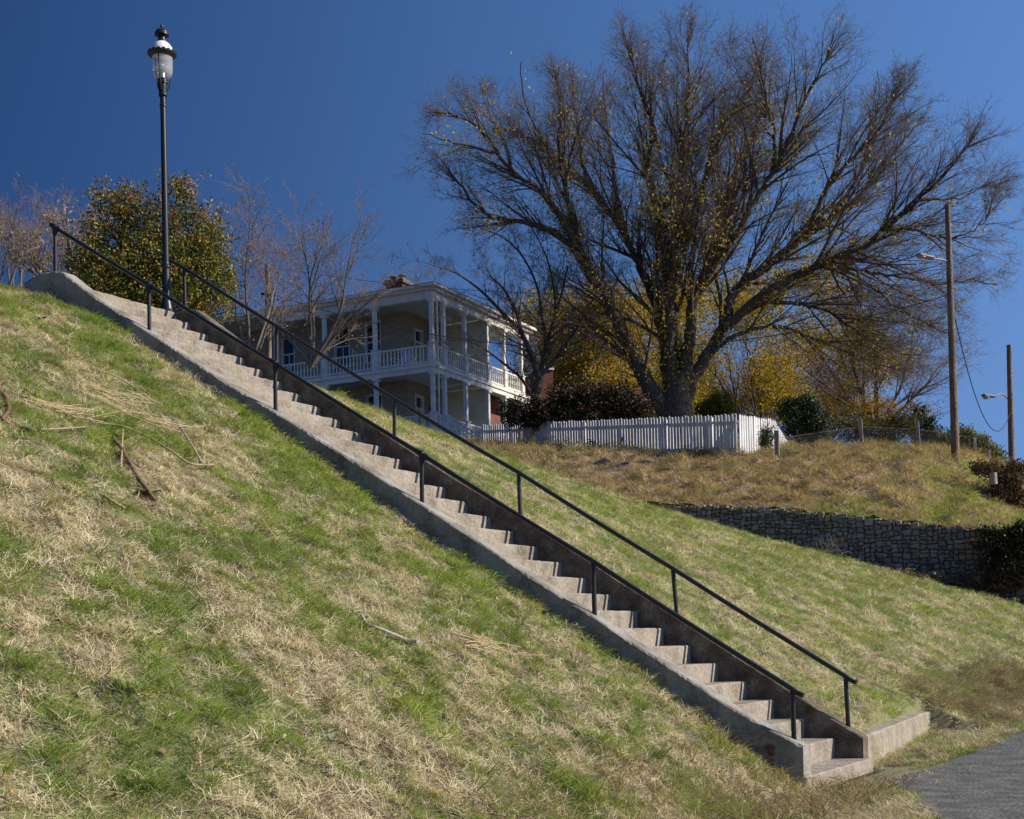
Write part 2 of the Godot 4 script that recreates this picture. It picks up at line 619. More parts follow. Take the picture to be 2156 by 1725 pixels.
func ground() -> void:
	var b := MB.new()
	grid(b, -7.0, 16.0, -15.0, 20.0, 0.125, lower_y, soil_color)
	struct(b, "grass_bank", M.soil)
	b = MB.new()
	grid(b, -7.0, 16.0, 20.02, 36.02, 0.25, upper_y, func(s, n): return Color(0.33, 0.235, 0.145))
	grid(b, -7.0, 16.0, 36.02, 60.0, 0.8, upper_y, func(s, n): return Color(0.28, 0.20, 0.12))
	struct(b, "upper_bank", M.soil)
	b = MB.new()
	grid(b, 16.0, 120.0, -60.0, 160.0, 4.0, func(s, n): return minf(upper(16.0 + (s - 16.0) * 0.6, maxf(n, 18.0)), 10.6) - 0.15, func(s, n): return Color(0.10, 0.09, 0.05))
	struct(b, "hilltop", M.soil)
	b = MB.new()
	for k in 24:   # the flat land below, out to the horizon
		var a0 := TAU * k / 24
		var a1 := TAU * (k + 1) / 24
		b.col = Color(0.10, 0.095, 0.05)
		b.tri(Vector3(0, -0.12, 0), Vector3(cos(a0), 0, sin(a0)) * 480 + Vector3(0, -0.12, 0), Vector3(cos(a1), 0, sin(a1)) * 480 + Vector3(0, -0.12, 0), Vector3.UP)
	struct(b, "ground", M.soil)
	# the road: a sheet with a ragged edge
	b = MB.new()
	var edge := [Vector2(14.0, 27.0), Vector2(11.5, 23.6), Vector2(9.0, 20.1), Vector2(7.2, 17.6), Vector2(5.9, 15.7), Vector2(4.7, 14.0), Vector2(3.75, 12.8), Vector2(3.42, 12.3), Vector2(3.28, 11.8), Vector2(3.18, 11.0), Vector2(3.05, 10.2), Vector2(2.92, 9.5), Vector2(2.5, 8.2), Vector2(1.9, 6.6), Vector2(0.9, 4.8), Vector2(-1.0, 2.6), Vector2(-3.5, 0.0), Vector2(-6.0, -3.0)]
	var fine := PackedVector2Array()
	for k in edge.size() - 1:
		var m := 12
		for j in m:
			var p: Vector2 = edge[k].lerp(edge[k + 1], float(j) / m)
			fine.append(p + (edge[k + 1] - edge[k]).orthogonal().normalized() * (0.09 * nz.get_noise_2d(p.x * 1.1, p.y * 1.1) + 0.025 * nz2.get_noise_2d(p.x * 5.0, p.y * 5.0)))
	fine.append_array(PackedVector2Array([Vector2(-6, -8), Vector2(40, -8), Vector2(44, 30), Vector2(26, 36)]))
	for cx in 40:
		for cz in 46:
			var x0 := -6.0 + cx * 0.75
			var z0 := -3.0 + cz * 0.75
			for piece in Geometry2D.intersect_polygons(fine, PackedVector2Array([Vector2(x0, z0), Vector2(x0 + 0.75, z0), Vector2(x0 + 0.75, z0 + 0.75), Vector2(x0, z0 + 0.75)])):
				var ti := Geometry2D.triangulate_polygon(piece)
				for k in range(0, ti.size(), 3):
					var q := []
					for j in 3:
						var p2: Vector2 = piece[ti[k + j]]
						var snp := to_sn(Vector3(p2.x, 0, -p2.y))
						q.append(Vector3(p2.x, road_level(snp.x, snp.y) + 0.014, -p2.y))
					b.tri(q[0], q[1], q[2], Vector3.UP)
	struct(b, "road", M.asphalt)


# ---------- the stairs ----------
const NEAR_TOP := [[-0.33, 0.44], [-0.02, 0.585], [0.362, 0.795], [0.877, 1.128], [1.301, 1.385], [1.6, 1.585], [1.838, 1.722], [2.232, 1.968], [2.578, 2.19], [3.04, 2.48], [3.488, 2.765], [3.887, 3.01], [4.367, 3.30], [4.99, 3.68], [5.609, 4.045], [5.985, 4.265], [7.008, 4.90], [8.066, 5.56], [8.545, 5.905], [8.70, 5.935], [8.886, 5.945], [9.06, 5.925], [9.2, 5.88], [9.30, 5.78]]
const FAR_TOP := [[-0.285, 0.386], [-0.02, 0.54], [0.228, 0.705], [0.849, 1.10], [1.719, 1.655], [2.63, 2.24], [3.592, 2.84], [4.352, 3.29], [5.455, 3.99], [6.232, 4.49], [7.491, 5.25], [8.28, 5.82], [8.42, 5.845], [8.62, 5.838]]

func curve_at(k: Array, s: float) -> float:
	for j in k.size() - 1:
		if s <= k[j + 1][0]:
			return lerpf(k[j][1], k[j + 1][1], clampf((s - k[j][0]) / (k[j + 1][0] - k[j][0]), 0, 1))
	return k[-1][1]

func cheek(top: Array, n0: float, n1: float, rag_near: float, rag_far: float) -> MB:
	var b := MB.new()
	var s0: float = top[0][0]
	var s1: float = top[-1][0]
	var steps := int((s1 - s0) / 0.025)
	var prev := []
	for k in steps + 1:
		var s := s0 + (s1 - s0) * k / steps
		var y := curve_at(top, s)
		var w := nz2.get_noise_2d(s * 3.0, n0 * 7.0)
		var r0 := 0.014 + rag_near * maxf(0.0, nz2.get_noise_2d(s * 26.0, 3.0) + 0.6 * nz.get_noise_2d(s * 1.2, 8.0))
		var r1 := 0.014 + rag_far * maxf(0.0, nz2.get_noise_2d(s * 14.0, 13.0))
		var bot := minf(y - 0.7, -0.2 + maxf(0.0, s) * 0.627)
		var cur := [sn(s, n0 + w * 0.006, bot), sn(s, n0 + w * 0.006, y - 0.35), sn(s, n0 + w * 0.004, y - r0), sn(s, n0 + r0, y + w * 0.003), sn(s, n1 - r1, y - w * 0.003), sn(s, n1, y - r1), sn(s, n1, bot)]
		if k:
			for j in 6:
				var outv: Vector3 = [-N, -N, Vector3.UP - N, Vector3.UP, Vector3.UP + N, N][j]
				b.q(prev[j], prev[j + 1], cur[j + 1], cur[j], outv)
		if k == 0 or k == steps:
			var mid: Vector3 = (cur[0] + cur[6]) * 0.5
			for j in 6:
				b.tri(mid, cur[j], cur[j + 1], -U if k == 0 else U)
		prev = cur
	return b

func stairs() -> void:
	var st := thing("concrete_staircase", sn(0, -0.85, 0.05), "long straight concrete staircase climbing the grass bank between two low side walls", "staircase")
	# the bottom slab
	var b := MB.new()
	var o := sn(-0.12, -0.88, 0.065)
	b.bbox(o, U * 0.235, Vector3.UP * 0.112, N * 1.02, 0.012)
	part(b, "landing_slab", M.step, st)
	var r := RandomNumberGenerator.new()
	r.seed = 77
	for k in 30:
		var s0 := 0.0 + 0.2983 * k + (r.randf() - 0.5) * 0.012
		var y := 0.368 + 0.18815 * k
		if k > 27: y += 0.006 * (k - 27)
		var s1 := 0.2983 * (k + 1) + 0.06
		if k == 29: s1 = 9.9
		b = MB.new()
		var cols := 34
		var prev := []
		var n_from := -1.72
		var n_to := 0.06
		for c in cols + 1:
			var n := lerpf(n_from, n_to, float(c) / cols)
			var w := nz2.get_noise_2d(n * 6.0 + k * 9.0, k * 3.3)
			var w2 := nz2.get_noise_2d(n * 22.0, k * 5.1 + 40.0)
			var chip := maxf(0.0, nz2.get_noise_2d(n * 9.0 + 70.0, k * 2.7) - 0.30) * 0.10
			var e := 0.010 + 0.006 * absf(w2) + chip
			var dy := 0.003 * w + (n + 0.85) * 0.004
			var cur := [sn(s0 + 0.012 * w * 0.4 + 0.006, n, y - 0.40), sn(s0 + 0.004 * w2, n, y + dy - e), sn(s0 + e * 0.35, n, y + dy - e * 0.3), sn(s0 + e, n, y + dy), sn(s1, n, y + dy)]
			if c:
				for j in 4:
					b.q(prev[j], prev[j + 1], cur[j + 1], cur[j], [-U, -U + Vector3.UP * 0.5, Vector3.UP - U * 0.5, Vector3.UP][j])
			prev = cur
		part(b, "step", M.step, st)
	var nw := cheek(NEAR_TOP, -1.905, -1.70, 0.018, 0.010)
	var w1 := part(nw, "side_wall", M.cheek, st)
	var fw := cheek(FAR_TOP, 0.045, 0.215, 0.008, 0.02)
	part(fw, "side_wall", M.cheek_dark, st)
	# rust run on the near wall's outer face
	b = MB.new()
	var rust := MeshInstance3D.new()
	var stl := SurfaceTool.new()
	stl.begin(Mesh.PRIMITIVE_TRIANGLES)
	var c00 := sn(0.04, -1.909, 0.455)
	var c10 := sn(-0.11, -1.909, 0.455)
	var c11 := sn(-0.11, -1.909, 0.15)
	var c01 := sn(0.04, -1.909, 0.15)
	var off := wpos(w1)
	for e in [[c00, Vector2(0, 0)], [c10, Vector2(1, 0)], [c11, Vector2(1, 1)], [c00, Vector2(0, 0)], [c11, Vector2(1, 1)], [c01, Vector2(0, 1)]]:
		stl.set_normal(-N)
		stl.set_uv(e[1])
		stl.add_vertex(e[0] - off)
	rust.mesh = stl.commit()
	rust.material_override = M.rust
	rust.name = "rust_stain"
	w1.add_child(rust, true)
	# low retaining curb to the right of the foot
	b = MB.new()
	var prev2 := []
	var cn := 40
	for k in cn + 1:
		var f := float(k) / cn
		var s := lerpf(-0.27, -0.16, f)
		var n := lerpf(0.218, 3.32, f)
		var top := lerpf(0.385, 0.47, f) + 0.006 * nz2.get_noise_2d(n * 5.0, 1.0)
		var e := 0.012 + 0.02 * maxf(0.0, nz2.get_noise_2d(n * 9.0, 4.0))
		var cur := [sn(s, n, -0.2), sn(s, n, top - e), sn(s + e, n, top), sn(s + 0.16, n, top), sn(s + 0.16, n, -0.2)]
		if k:
			for j in 4:
				b.q(prev2[j], prev2[j + 1], cur[j + 1], cur[j], [-U, -U + Vector3.UP, Vector3.UP, U][j])
		if k == 0 or k == cn:
			b.q(cur[0], cur[1], cur[3], cur[4], -N if k == 0 else N)
		prev2 = cur
	tag(part(b, "retaining_curb", M.curb), "low pale concrete curb wall running right from the foot of the stairs", "curb")
	# broken blocks at the head of the near wall
	for q in [[9.75, -1.95, 5.80, 0.16, 0.10], [10.1, -2.05, 5.83, 0.12, 0.08]]:
		b = MB.new()
		b.bbox(sn(q[0], q[1], q[2]), U.rotated(Vector3.UP, 0.3) * q[3], Vector3.UP * q[4], N.rotated(Vector3.UP, 0.3) * 0.12, 0.02)
		tag(part(b, "concrete_block", M.cheek), "broken concrete block %s of the near stair wall" % ("touching the upper end" if q[0] < 10 else "lying farther left, off the upper end"), "block")


# ---------- rubble wall ----------
func stone_wall() -> void:
	var w := thing("stone_retaining_wall", sn(6.0, 20.0, 2.2), "grey rubble stone retaining wall in shade below the brown grass slope", "wall")
	var b := MB.new()
	var prev := []
	for k in 60:
		var s := lerpf(1.2, 12.5, k / 59.0)
		var y := wall_top(s)
		var cur := [sn(s, 19.93, y - 3.2), sn(s, 19.93, y - 0.03), sn(s, 20.3, y - 0.03), sn(s, 20.3, y - 3.2)]
		if k:
			b.q(prev[0], prev[1], cur[1], cur[0], -N)
			b.q(prev[1], prev[2], cur[2], cur[1], Vector3.UP)
		prev = cur
	part(b, "mortar", M.mortar, w)
	# rectangles of uneven rubble, in strips between s = 0.4 and 11.8
	var r := RandomNumberGenerator.new()
	r.seed = 5
	var cells := []
	var x := 1.5
	while x < 11.8:
		var cw := r.randf_range(0.34, 0.62)
		var lo := bank(x + cw * 0.5, 19.9) - 0.12
		split_cell(Rect2(x, lo, cw, wall_top(x + cw * 0.5) - lo), cells, r)
		x += cw
	var tones := []
	for k in 8:
		var t := r.randf()
		tones.append(Color(0.21, 0.20, 0.185).lerp(Color(0.46, 0.43, 0.38), t) if k < 6 else Color(0.34, 0.27, 0.20))
	var rest := MB.new()
	var made := 0
	cells.sort_custom(func(p, q): return p.get_area() > q.get_area())
	for c in cells:
		var rc: Rect2 = c
		var g := 0.008 + r.randf() * 0.01
		var sm := MB.new() if made < 290 else rest
		sm.col = tones[r.randi() % 8] * r.randf_range(0.8, 1.15)
		var wob := []
		for k in 8:
			wob.append(U * r.randf_range(-0.024, 0.024) + Vector3.UP * r.randf_range(-0.022, 0.022) - N * r.randf_range(0.0, 0.025))
		sm.bbox(sn(rc.get_center().x, 19.93, rc.get_center().y), U * maxf(0.02, rc.size.x * 0.5 - g), Vector3.UP * maxf(0.02, rc.size.y * 0.5 - g), N * 0.05, 0.016, wob)
		if made < 290:
			part(sm, "stone", M.stone, w)
		made += 1
	if rest.v.size():
		rest.col = Color(1, 1, 1)
		var o := part(rest, "small_stones", M.stone, w)
		o.set_meta("kind", "stuff")

func split_cell(rc: Rect2, out: Array, r: RandomNumberGenerator) -> void:
	var big := r.randf_range(0.11, 0.20)
	if rc.size.x <= big * 1.4 and rc.size.y <= big:
		out.append(rc)
		return
	var f := r.randf_range(0.36, 0.64)
	if rc.size.x / 1.35 > rc.size.y:
		split_cell(Rect2(rc.position, Vector2(rc.size.x * f, rc.size.y)), out, r)
		split_cell(Rect2(rc.position + Vector2(rc.size.x * f, 0), Vector2(rc.size.x * (1 - f), rc.size.y)), out, r)
	else:
		split_cell(Rect2(rc.position, Vector2(rc.size.x, rc.size.y * f)), out, r)
		split_cell(Rect2(rc.position + Vector2(0, rc.size.y * f), Vector2(rc.size.x, rc.size.y * (1 - f))), out, r)


# ---------- the house ----------
const HC := Vector3(-3.1, 0, -57.0)          # foot of the porch corner
const HF := Vector3(-0.891, 0, -0.454)       # along the front, to the left
const HS := Vector3(0.454, 0, -0.891)        # along the side, away

func hp(a: float, b: float, y: float) -> Vector3:
	return Vector3(HC.x + HF.x * a + HS.x * b, y, HC.z + HF.z * a + HS.z * b)

func hbox(m: MB, a0: float, a1: float, b0: float, b1: float, y0: float, y1: float) -> void:
	m.box(hp((a0 + a1) / 2, (b0 + b1) / 2, (y0 + y1) / 2), HF * ((a1 - a0) / 2), Vector3.UP * ((y1 - y0) / 2), HS * ((b1 - b0) / 2))

# a wall of boxes round its openings; along = true runs along the front
func holed(m: MB, along: bool, from: float, to: float, at: float, thick: float, y0: float, y1: float, holes: Array) -> void:
	var xs := [from, to]
	var ys := [y0, y1]
	for h in holes:
		xs.append_array([h[0], h[1]])
		ys.append_array([h[2], h[3]])
	xs.sort()
	ys.sort()
	for i in xs.size() - 1:
		for j in ys.size() - 1:
			if xs[i + 1] - xs[i] < 0.001 or ys[j + 1] - ys[j] < 0.001:
				continue
			var cx: float = (xs[i] + xs[i + 1]) / 2
			var cy: float = (ys[j] + ys[j + 1]) / 2
			var hole := false
			for h in holes:
				if cx > h[0] and cx < h[1] and cy > h[2] and cy < h[3]:
					hole = true
			if hole:
				continue
			if along:
				hbox(m, xs[i], xs[i + 1], at, at + thick, ys[j], ys[j + 1])
			else:
				hbox(m, at, at + thick, xs[i], xs[i + 1], ys[j], ys[j + 1])

# frame, sashes and panes of a window (or glazed door) set in a wall
func house_window(h: Node3D, along: bool, from: float, to: float, at: float, y0: float, y1: float, called := "window", door := false) -> void:
	var m := MB.new()
	var f := 0.09
	var bx := func(mm: MB, p0: float, p1: float, q0: float, q1: float, d0: float, d1: float):
		if along: hbox(mm, p0, p1, at + d0, at + d1, q0, q1)
		else: hbox(mm, at + d0, at + d1, p0, p1, q0, q1)
	bx.call(m, from - 0.05, from + f, y0, y1 + 0.05, -0.04, 0.12)
	bx.call(m, to - f, to + 0.05, y0, y1 + 0.05, -0.04, 0.12)
	bx.call(m, from + f, to - f, y1 - f, y1 + 0.05, -0.04, 0.12)
	bx.call(m, from - 0.1, to + 0.1, y0 - 0.08, y0 - 0.001, -0.08, 0.12)
	var mid := (from + to) / 2
	if door:
		bx.call(m, from + f, to - f, y1 - 0.62, y1 - 0.54, 0.0, 0.08)
	else:
		bx.call(m, from + f, to - f, (y0 + y1) / 2 - 0.035, (y0 + y1) / 2 + 0.035, 0.02, 0.09)
		bx.call(m, mid - 0.02, mid + 0.02, y0 + 0.001, (y0 + y1) / 2 - 0.036, 0.03, 0.08)
		bx.call(m, from + f, to - f, y0 + 0.001, y0 + 0.07, 0.02, 0.085)
	var w := part(m, called, M.white, h)
	m = MB.new()
	var bx2 := func(mm: MB, p0: float, p1: float, q0: float, q1: float):
		if along: hbox(mm, p0, p1, at + 0.10, at + 0.115, q0, q1)
		else: hbox(mm, at + 0.10, at + 0.115, p0, p1, q0, q1)
	if door:
		bx2.call(m, from + f, to - f, y1 - 0.54, y1 - f)
		part(m, "pane", M.glass, w)
		m = MB.new()
		bx2.call(m, from + f, to - f, y0, y1 - 0.62)
		part(m, "leaf", M.door, w)
	else:
		bx2.call(m, from + f, to - f, y0 + 0.05, (y0 + y1) / 2 - 0.03)
		part(m, "pane", M.glass, w)
		m = MB.new()
		bx2.call(m, from + f, to - f, (y0 + y1) / 2 + 0.03, y1 - f)
		part(m, "pane", M.glass, w)

func balustrade(h: Node3D, p: Vector3, q: Vector3, y: float, height: float, bal: Mesh, gap := 0.175) -> void:
	var m := MB.new()
	var d := (q - p)
	var len := d.length()
	d = d / len
	var sd := d.cross(Vector3.UP)
	var mid := (p + q) / 2
	m.box(Vector3(mid.x, y + height - 0.03, mid.z), d * (len / 2), Vector3.UP * 0.035, sd * 0.06)
	var r := part(m, "balustrade", M.white, h)
	m = MB.new()
	m.box(Vector3(mid.x, y + 0.09, mid.z), d * (len / 2), Vector3.UP * 0.035, sd * 0.045)
	part(m, "bottom_rail", M.white, r)
	var cnt := int(len / gap)
	for k in cnt:
		var o := p.lerp(q, (k + 0.5) / cnt)
		put(bal, "baluster", M.white, r, Transform3D(Basis(Vector3.UP, k * 0.7).scaled(Vector3(1, (height - 0.19) / 0.6, 1)), Vector3(o.x, y + 0.125, o.z)))

func house() -> void:
	M.door = mat(0.30, 0.25, 0.12, 0.5)
	var gy := 9.7
	var f1 := 10.55
	var f2 := 13.50
	var top := 16.35
	var h := thing("brick_house", hp(5, 5, gy), "two storey brick house with white columned porches on both floors behind the grass bank", "house")
	# body
	var m := MB.new()
	var up_front := [[3.73, 4.63, 14.35, 16.25], [5.40, 6.30, 14.35, 16.25], [8.45, 9.25, 14.35, 16.25], [11.0, 11.9, 14.35, 16.25]]
	var lo_front := [[3.73, 4.63, 11.1, 12.95], [6.2, 7.1, 11.1, 12.95]]
	holed(m, true, 2.4, 15.5, 1.9, 0.3, gy, top + 0.15, up_front + lo_front)
	var side := [[2.6, 3.35, f2, 15.85], [4.0, 4.65, 14.3, 15.95], [2.55, 3.3, f1, 12.85], [4.05, 4.75, 10.9, 12.95]]
	holed(m, false, 2.2, 8.4, 2.4, 0.3, gy, top + 0.15, side)
	hbox(m, 2.4, 15.5, 8.4, 8.7, gy, top + 0.15)
	hbox(m, 15.5, 15.8, 1.9, 8.7, gy, top + 0.15)
	part(m, "wall", M.brick, h)
	m = MB.new()
	hbox(m, 2.72, 15.5, 2.22, 8.38, f2 - 0.12, f2 + 0.02)
	hbox(m, 2.72, 15.5, 3.4, 3.5, gy, top)
	part(m, "inside_floor", M.roof, h)
	for w in up_front + lo_front:
		house_window(h, true, w[0], w[1], 1.98, w[2], w[3])
	house_window(h, false, 4.0, 4.65, 2.44, 14.3, 15.95)
	house_window(h, false, 4.05, 4.75, 2.44, 10.9, 12.95)
	house_window(h, false, 2.6, 3.35, 2.44, f2, 15.85, "door", true)
	house_window(h, false, 2.55, 3.3, 2.44, f1, 12.85, "door", true)
	# cream partition across the side porch
	m = MB.new()
	hbox(m, 0.12, 2.4, 4.93, 5.05, f1 - 0.6, f2 - 0.25)
	hbox(m, 0.12, 2.4, 4.93, 5.05, f2 + 0.01, top)
	tag(part(m, "partition", M.cream, h), "cream plaster partition across the side porch", "")
	m = MB.new()
	hbox(m, 0.9, 2.39, 6.2, 8.4, gy, f2 - 0.26)
	tag(part(m, "wall", M.red_brick, h), "red brick room under the side porch", "")
	# porch decks and ceilings
	m = MB.new()
	hbox(m, -0.12, 8.25, -0.12, 1.9, f2 - 0.08, f2)
	hbox(m, -0.12, 2.4, 1.9, 9.2, f2 - 0.08, f2)
	hbox(m, -0.12, 8.25, -0.12, 1.9, f1 - 0.1, f1)
	hbox(m, -0.12, 2.4, 1.9, 9.2, f1 - 0.1, f1)
	part(m, "porch_deck", M.white, h)
	m = MB.new()
	for y in [f2 - 0.09, top + 0.12]:
		hbox(m, 0.0, 8.25, 0.0, 1.9, y - 0.03, y)
		hbox(m, 0.0, 2.4, 1.9, 9.1, y - 0.03, y)
	part(m, "porch_ceiling", M.ceiling, h)
	m = MB.new()   # fascia boards
	hbox(m, -0.07, 8.25, -0.07, 0.0, f2 - 0.36, f2 - 0.081)
	hbox(m, -0.07, 0.0, 0.0, 9.1, f2 - 0.36, f2 - 0.081)
	hbox(m, -0.13, 8.25, -0.13, -0.071, f2 - 0.15, f2 - 0.081)
	hbox(m, -0.13, -0.071, -0.071, 9.1, f2 - 0.15, f2 - 0.081)
	part(m, "fascia", M.white, h)
	m = MB.new()
	hbox(m, -0.1, 8.25, -0.1, 0.14, top - 0.12, top + 0.22)
	hbox(m, -0.1, 0.14, 0.14, 9.1, top - 0.12, top + 0.22)
	part(m, "beam", M.white, h)
	m = MB.new()
	hbox(m, -0.26, 16.1, -0.26, 9.3, top + 0.221, top + 0.34)
	hbox(m, -0.40, 16.2, -0.40, 9.4, top + 0.341, top + 0.46)
	part(m, "cornice", M.white, h)
	m = MB.new()
	var rc := [hp(-0.42, -0.42, top + 0.47), hp(16.3, -0.42, top + 0.47), hp(16.3, 9.45, top + 0.47), hp(-0.42, 9.45, top + 0.47)]
	var rd := [hp(4.5, 4.5, top + 0.80), hp(11, 4.5, top + 0.80)]
	m.q(rc[0], rc[1], rd[1], rd[0], Vector3.UP)
	m.q(rc[3], rc[2], rd[1], rd[0], Vector3.UP)
	m.tri(rc[0], rc[3], rd[0], Vector3.UP)
	m.tri(rc[1], rc[2], rd[1], Vector3.UP)
	part(m, "roof", M.roof, h)
	# columns
	var fa := [0.0, 2.83, 5.45, 8.06]
	var sb := [0.98, 2.85, 4.92, 6.6, 8.4]
	var spots := []
	for a in fa: spots.append(Vector2(a, 0.0))
	for s in sb: spots.append(Vector2(0.0, s))
	for sp in spots:
		for fl in [[f1, f2 - 0.36], [f2, top - 0.12]]:
			m = MB.new()
			var y0: float = fl[0]
			var y1: float = fl[1]
			hbox(m, sp.x - 0.08, sp.x + 0.08, sp.y - 0.08, sp.y + 0.08, y0 + 0.86, y1 - 0.1)
			hbox(m, sp.x - 0.125, sp.x + 0.125, sp.y - 0.125, sp.y + 0.125, y0, y0 + 0.84)
			hbox(m, sp.x - 0.165, sp.x + 0.165, sp.y - 0.165, sp.y + 0.165, y0 + 0.84, y0 + 0.88)
			hbox(m, sp.x - 0.145, sp.x + 0.145, sp.y - 0.145, sp.y + 0.145, y1 - 0.12, y1 - 0.001)
			part(m, "column", M.white, h)
	# balusters
	var bl := MB.new()
	bl.lathe(Vector3.ZERO, [[0.034, 0.0], [0.036, 0.10], [0.022, 0.13], [0.044, 0.22], [0.040, 0.30], [0.020, 0.42], [0.024, 0.46], [0.034, 0.48], [0.034, 0.6]], 6)
	var bal := bl.mesh()
	for k in 3:
		balustrade(h, hp(fa[k] + 0.15, 0, 0), hp(fa[k + 1] - 0.15, 0, 0), f2, 0.80, bal)
	var sb2 := [0.0] + sb
	for k in 5:
		balustrade(h, hp(0, sb2[k] + 0.15, 0), hp(0, sb2[k + 1] - 0.15, 0), f2, 0.80, bal)
	for k in 4:
		balustrade(h, hp(0, sb2[k] + 0.15, 0), hp(0, sb2[k + 1] - 0.15, 0), f1, 0.80, bal)
	balustrade(h, hp(0.15, 0, 0), hp(2.68, 0, 0), f1, 0.80, bal)
	# stair handrails down from the corner of the lower porch
	for e in [-0.25, 0.75]:
		m = MB.new()
		var p0 := hp(-0.15, e + 0.1, f1 + 0.85)
		var p1 := hp(-2.9, e + 0.1, f1 - 0.95)
		var dd := (p1 - p0)
		m.box((p0 + p1) / 2, dd / 2, Vector3.UP * 0.04, dd.normalized().cross(Vector3.UP).normalized() * 0.04)
		m.box((p0 + p1) / 2 + Vector3.DOWN * 0.62, dd / 2, Vector3.UP * 0.04, dd.normalized().cross(Vector3.UP).normalized() * 0.04)
		for k in 15:
			var pp := p0.lerp(p1, (k + 0.5) / 15)
			m.box(pp + Vector3.DOWN * 0.31, Vector3.RIGHT * 0.018, Vector3.UP * 0.30, Vector3.BACK * 0.018)
		part(m, "stair_rail", M.white, h)
	# downpipe at the corner
	m = MB.new()
	m.tube(PackedVector3Array([hp(-0.2, -0.05, top + 0.2), hp(-0.17, 0.17, top - 0.3), hp(-0.17, 0.2, f2), hp(-0.17, 0.2, f1)]), PackedFloat32Array([0.04, 0.04, 0.04, 0.04]), 6)
	part(m, "downpipe", M.white, h)
	# chimney with two pots
	m = MB.new()
	hbox(m, 3.95, 4.85, 4.2, 4.9, top + 0.5, top + 2.12)
	var ch := part(m, "chimney", M.red_brick, h)
	m = MB.new()
	hbox(m, 3.85, 4.95, 4.1, 5.0, top + 2.121, top + 2.25)
	hbox(m, 3.9, 4.9, 4.14, 4.96, top + 2.251, top + 2.33)
	part(m, "cap", M.dark_stone, ch)
	for e in [4.15, 4.65]:
		m = MB.new()
		m.lathe(hp(e, 4.55, top + 2.33), [[0.16, 0.0], [0.13, 0.12], [0.22, 0.2], [0.2, 0.24], [0.0, 0.26]], 8)
		part(m, "pot", M.dark_stone, ch)
	# ceiling fans and wall lantern
	for y in [top + 0.08, f2 - 0.13]:
		m = MB.new()
		var c := hp(1.1, 2.9, y - 0.25)
		m.lathe(c, [[0.03, 0.25], [0.03, 0.06], [0.12, 0.05], [0.12, -0.08], [0.0, -0.1]], 8)
		for k in 5:
			var an := TAU * k / 5 + 0.4
			var d := Vector3(cos(an), 0, sin(an))
			m.box(c + d * 0.42, d * 0.3, Vector3.UP * 0.008, d.cross(Vector3.UP) * 0.07)
		part(m, "ceiling_fan", M.white, h)
	for y in [15.2, 12.3]:
		m = MB.new()
		m.lathe(hp(2.25, 3.7, y), [[0.02, -0.18], [0.07, -0.12], [0.10, 0.10], [0.12, 0.12], [0.02, 0.22]], 6)
		m.box(hp(2.33, 3.7, y + 0.2), HF * 0.09, Vector3.UP * 0.01, HS * 0.01)
		part(m, "wall_lantern", M.iron, h)
	# white rocking chair on the upper porch
	var pc := hp(2.1, 1.0, f2)
	var chair := thing("rocking_chair", pc, "white slatted rocking chair behind the upper porch balusters", "chair")
	m = MB.new()
	m.box(pc + Vector3.UP * 0.43, HF * 0.27, Vector3.UP * 0.025, HS * 0.25)
	part(m, "seat", M.white, chair)
	for k in 5:
		m = MB.new()
		m.box(pc + HS * 0.27 + HF * (-0.2 + 0.1 * k) + Vector3.UP * 0.80, HF * 0.03, Vector3.UP * 0.33, HS * 0.012)
		part(m, "slat", M.white, chair)
	m = MB.new()
	m.box(pc + HS * 0.27 + Vector3.UP * 1.12, HF * 0.27, Vector3.UP * 0.04, HS * 0.02)
	part(m, "top_rail", M.white, chair)
	for e in [-0.27, 0.27]:
		m = MB.new()
		m.box(pc + HF * e + Vector3.UP * 0.63, HF * 0.04, Vector3.UP * 0.018, HS * 0.27)
		part(m, "arm", M.white, chair)
		for g in [-0.22, 0.24]:
			m = MB.new()
			m.box(pc + HF * e + HS * g + Vector3.UP * 0.32, HF * 0.02, Vector3.UP * 0.30, HS * 0.02)
			part(m, "leg", M.white, chair)
		m = MB.new()
		var rk := PackedVector3Array()
		var rr := PackedFloat32Array()
		for k in 7:
			var f := k / 6.0 * 2 - 1
			rk.append(pc + HF * e + HS * (f * 0.45) + Vector3.UP * (0.025 + 0.06 * f * f))
			rr.append(0.02)
		m.tube(rk, rr, 5)
		part(m, "rocker", M.white, chair)
	# pale blue cloth over the porch rail's inner side
	m = MB.new()
	var cl := hp(1.35, 0.16, f2)
	for k in 6:
		var x0 := -0.24 + 0.08 * k
		var d0 := 0.03 * sin(k * 1.7)
		var d1 := 0.03 * sin((k + 1) * 1.7)
		m.q(cl + HF * x0 + HS * d0 + Vector3.UP * 0.78, cl + HF * (x0 + 0.08) + HS * d1 + Vector3.UP * 0.78, cl + HF * (x0 + 0.075) + HS * (d1 * 1.5) + Vector3.UP * (0.22 + 0.03 * (k % 2)), cl + HF * x0 + HS * (d0 * 1.5) + Vector3.UP * (0.22 + 0.03 * ((k + 1) % 2)), -HS)
	tag(part(m, "hanging_cloth", mat(0.55, 0.60, 0.80, 0.9)), "pale blue cloth hung behind the balusters of the upper porch", "cloth")

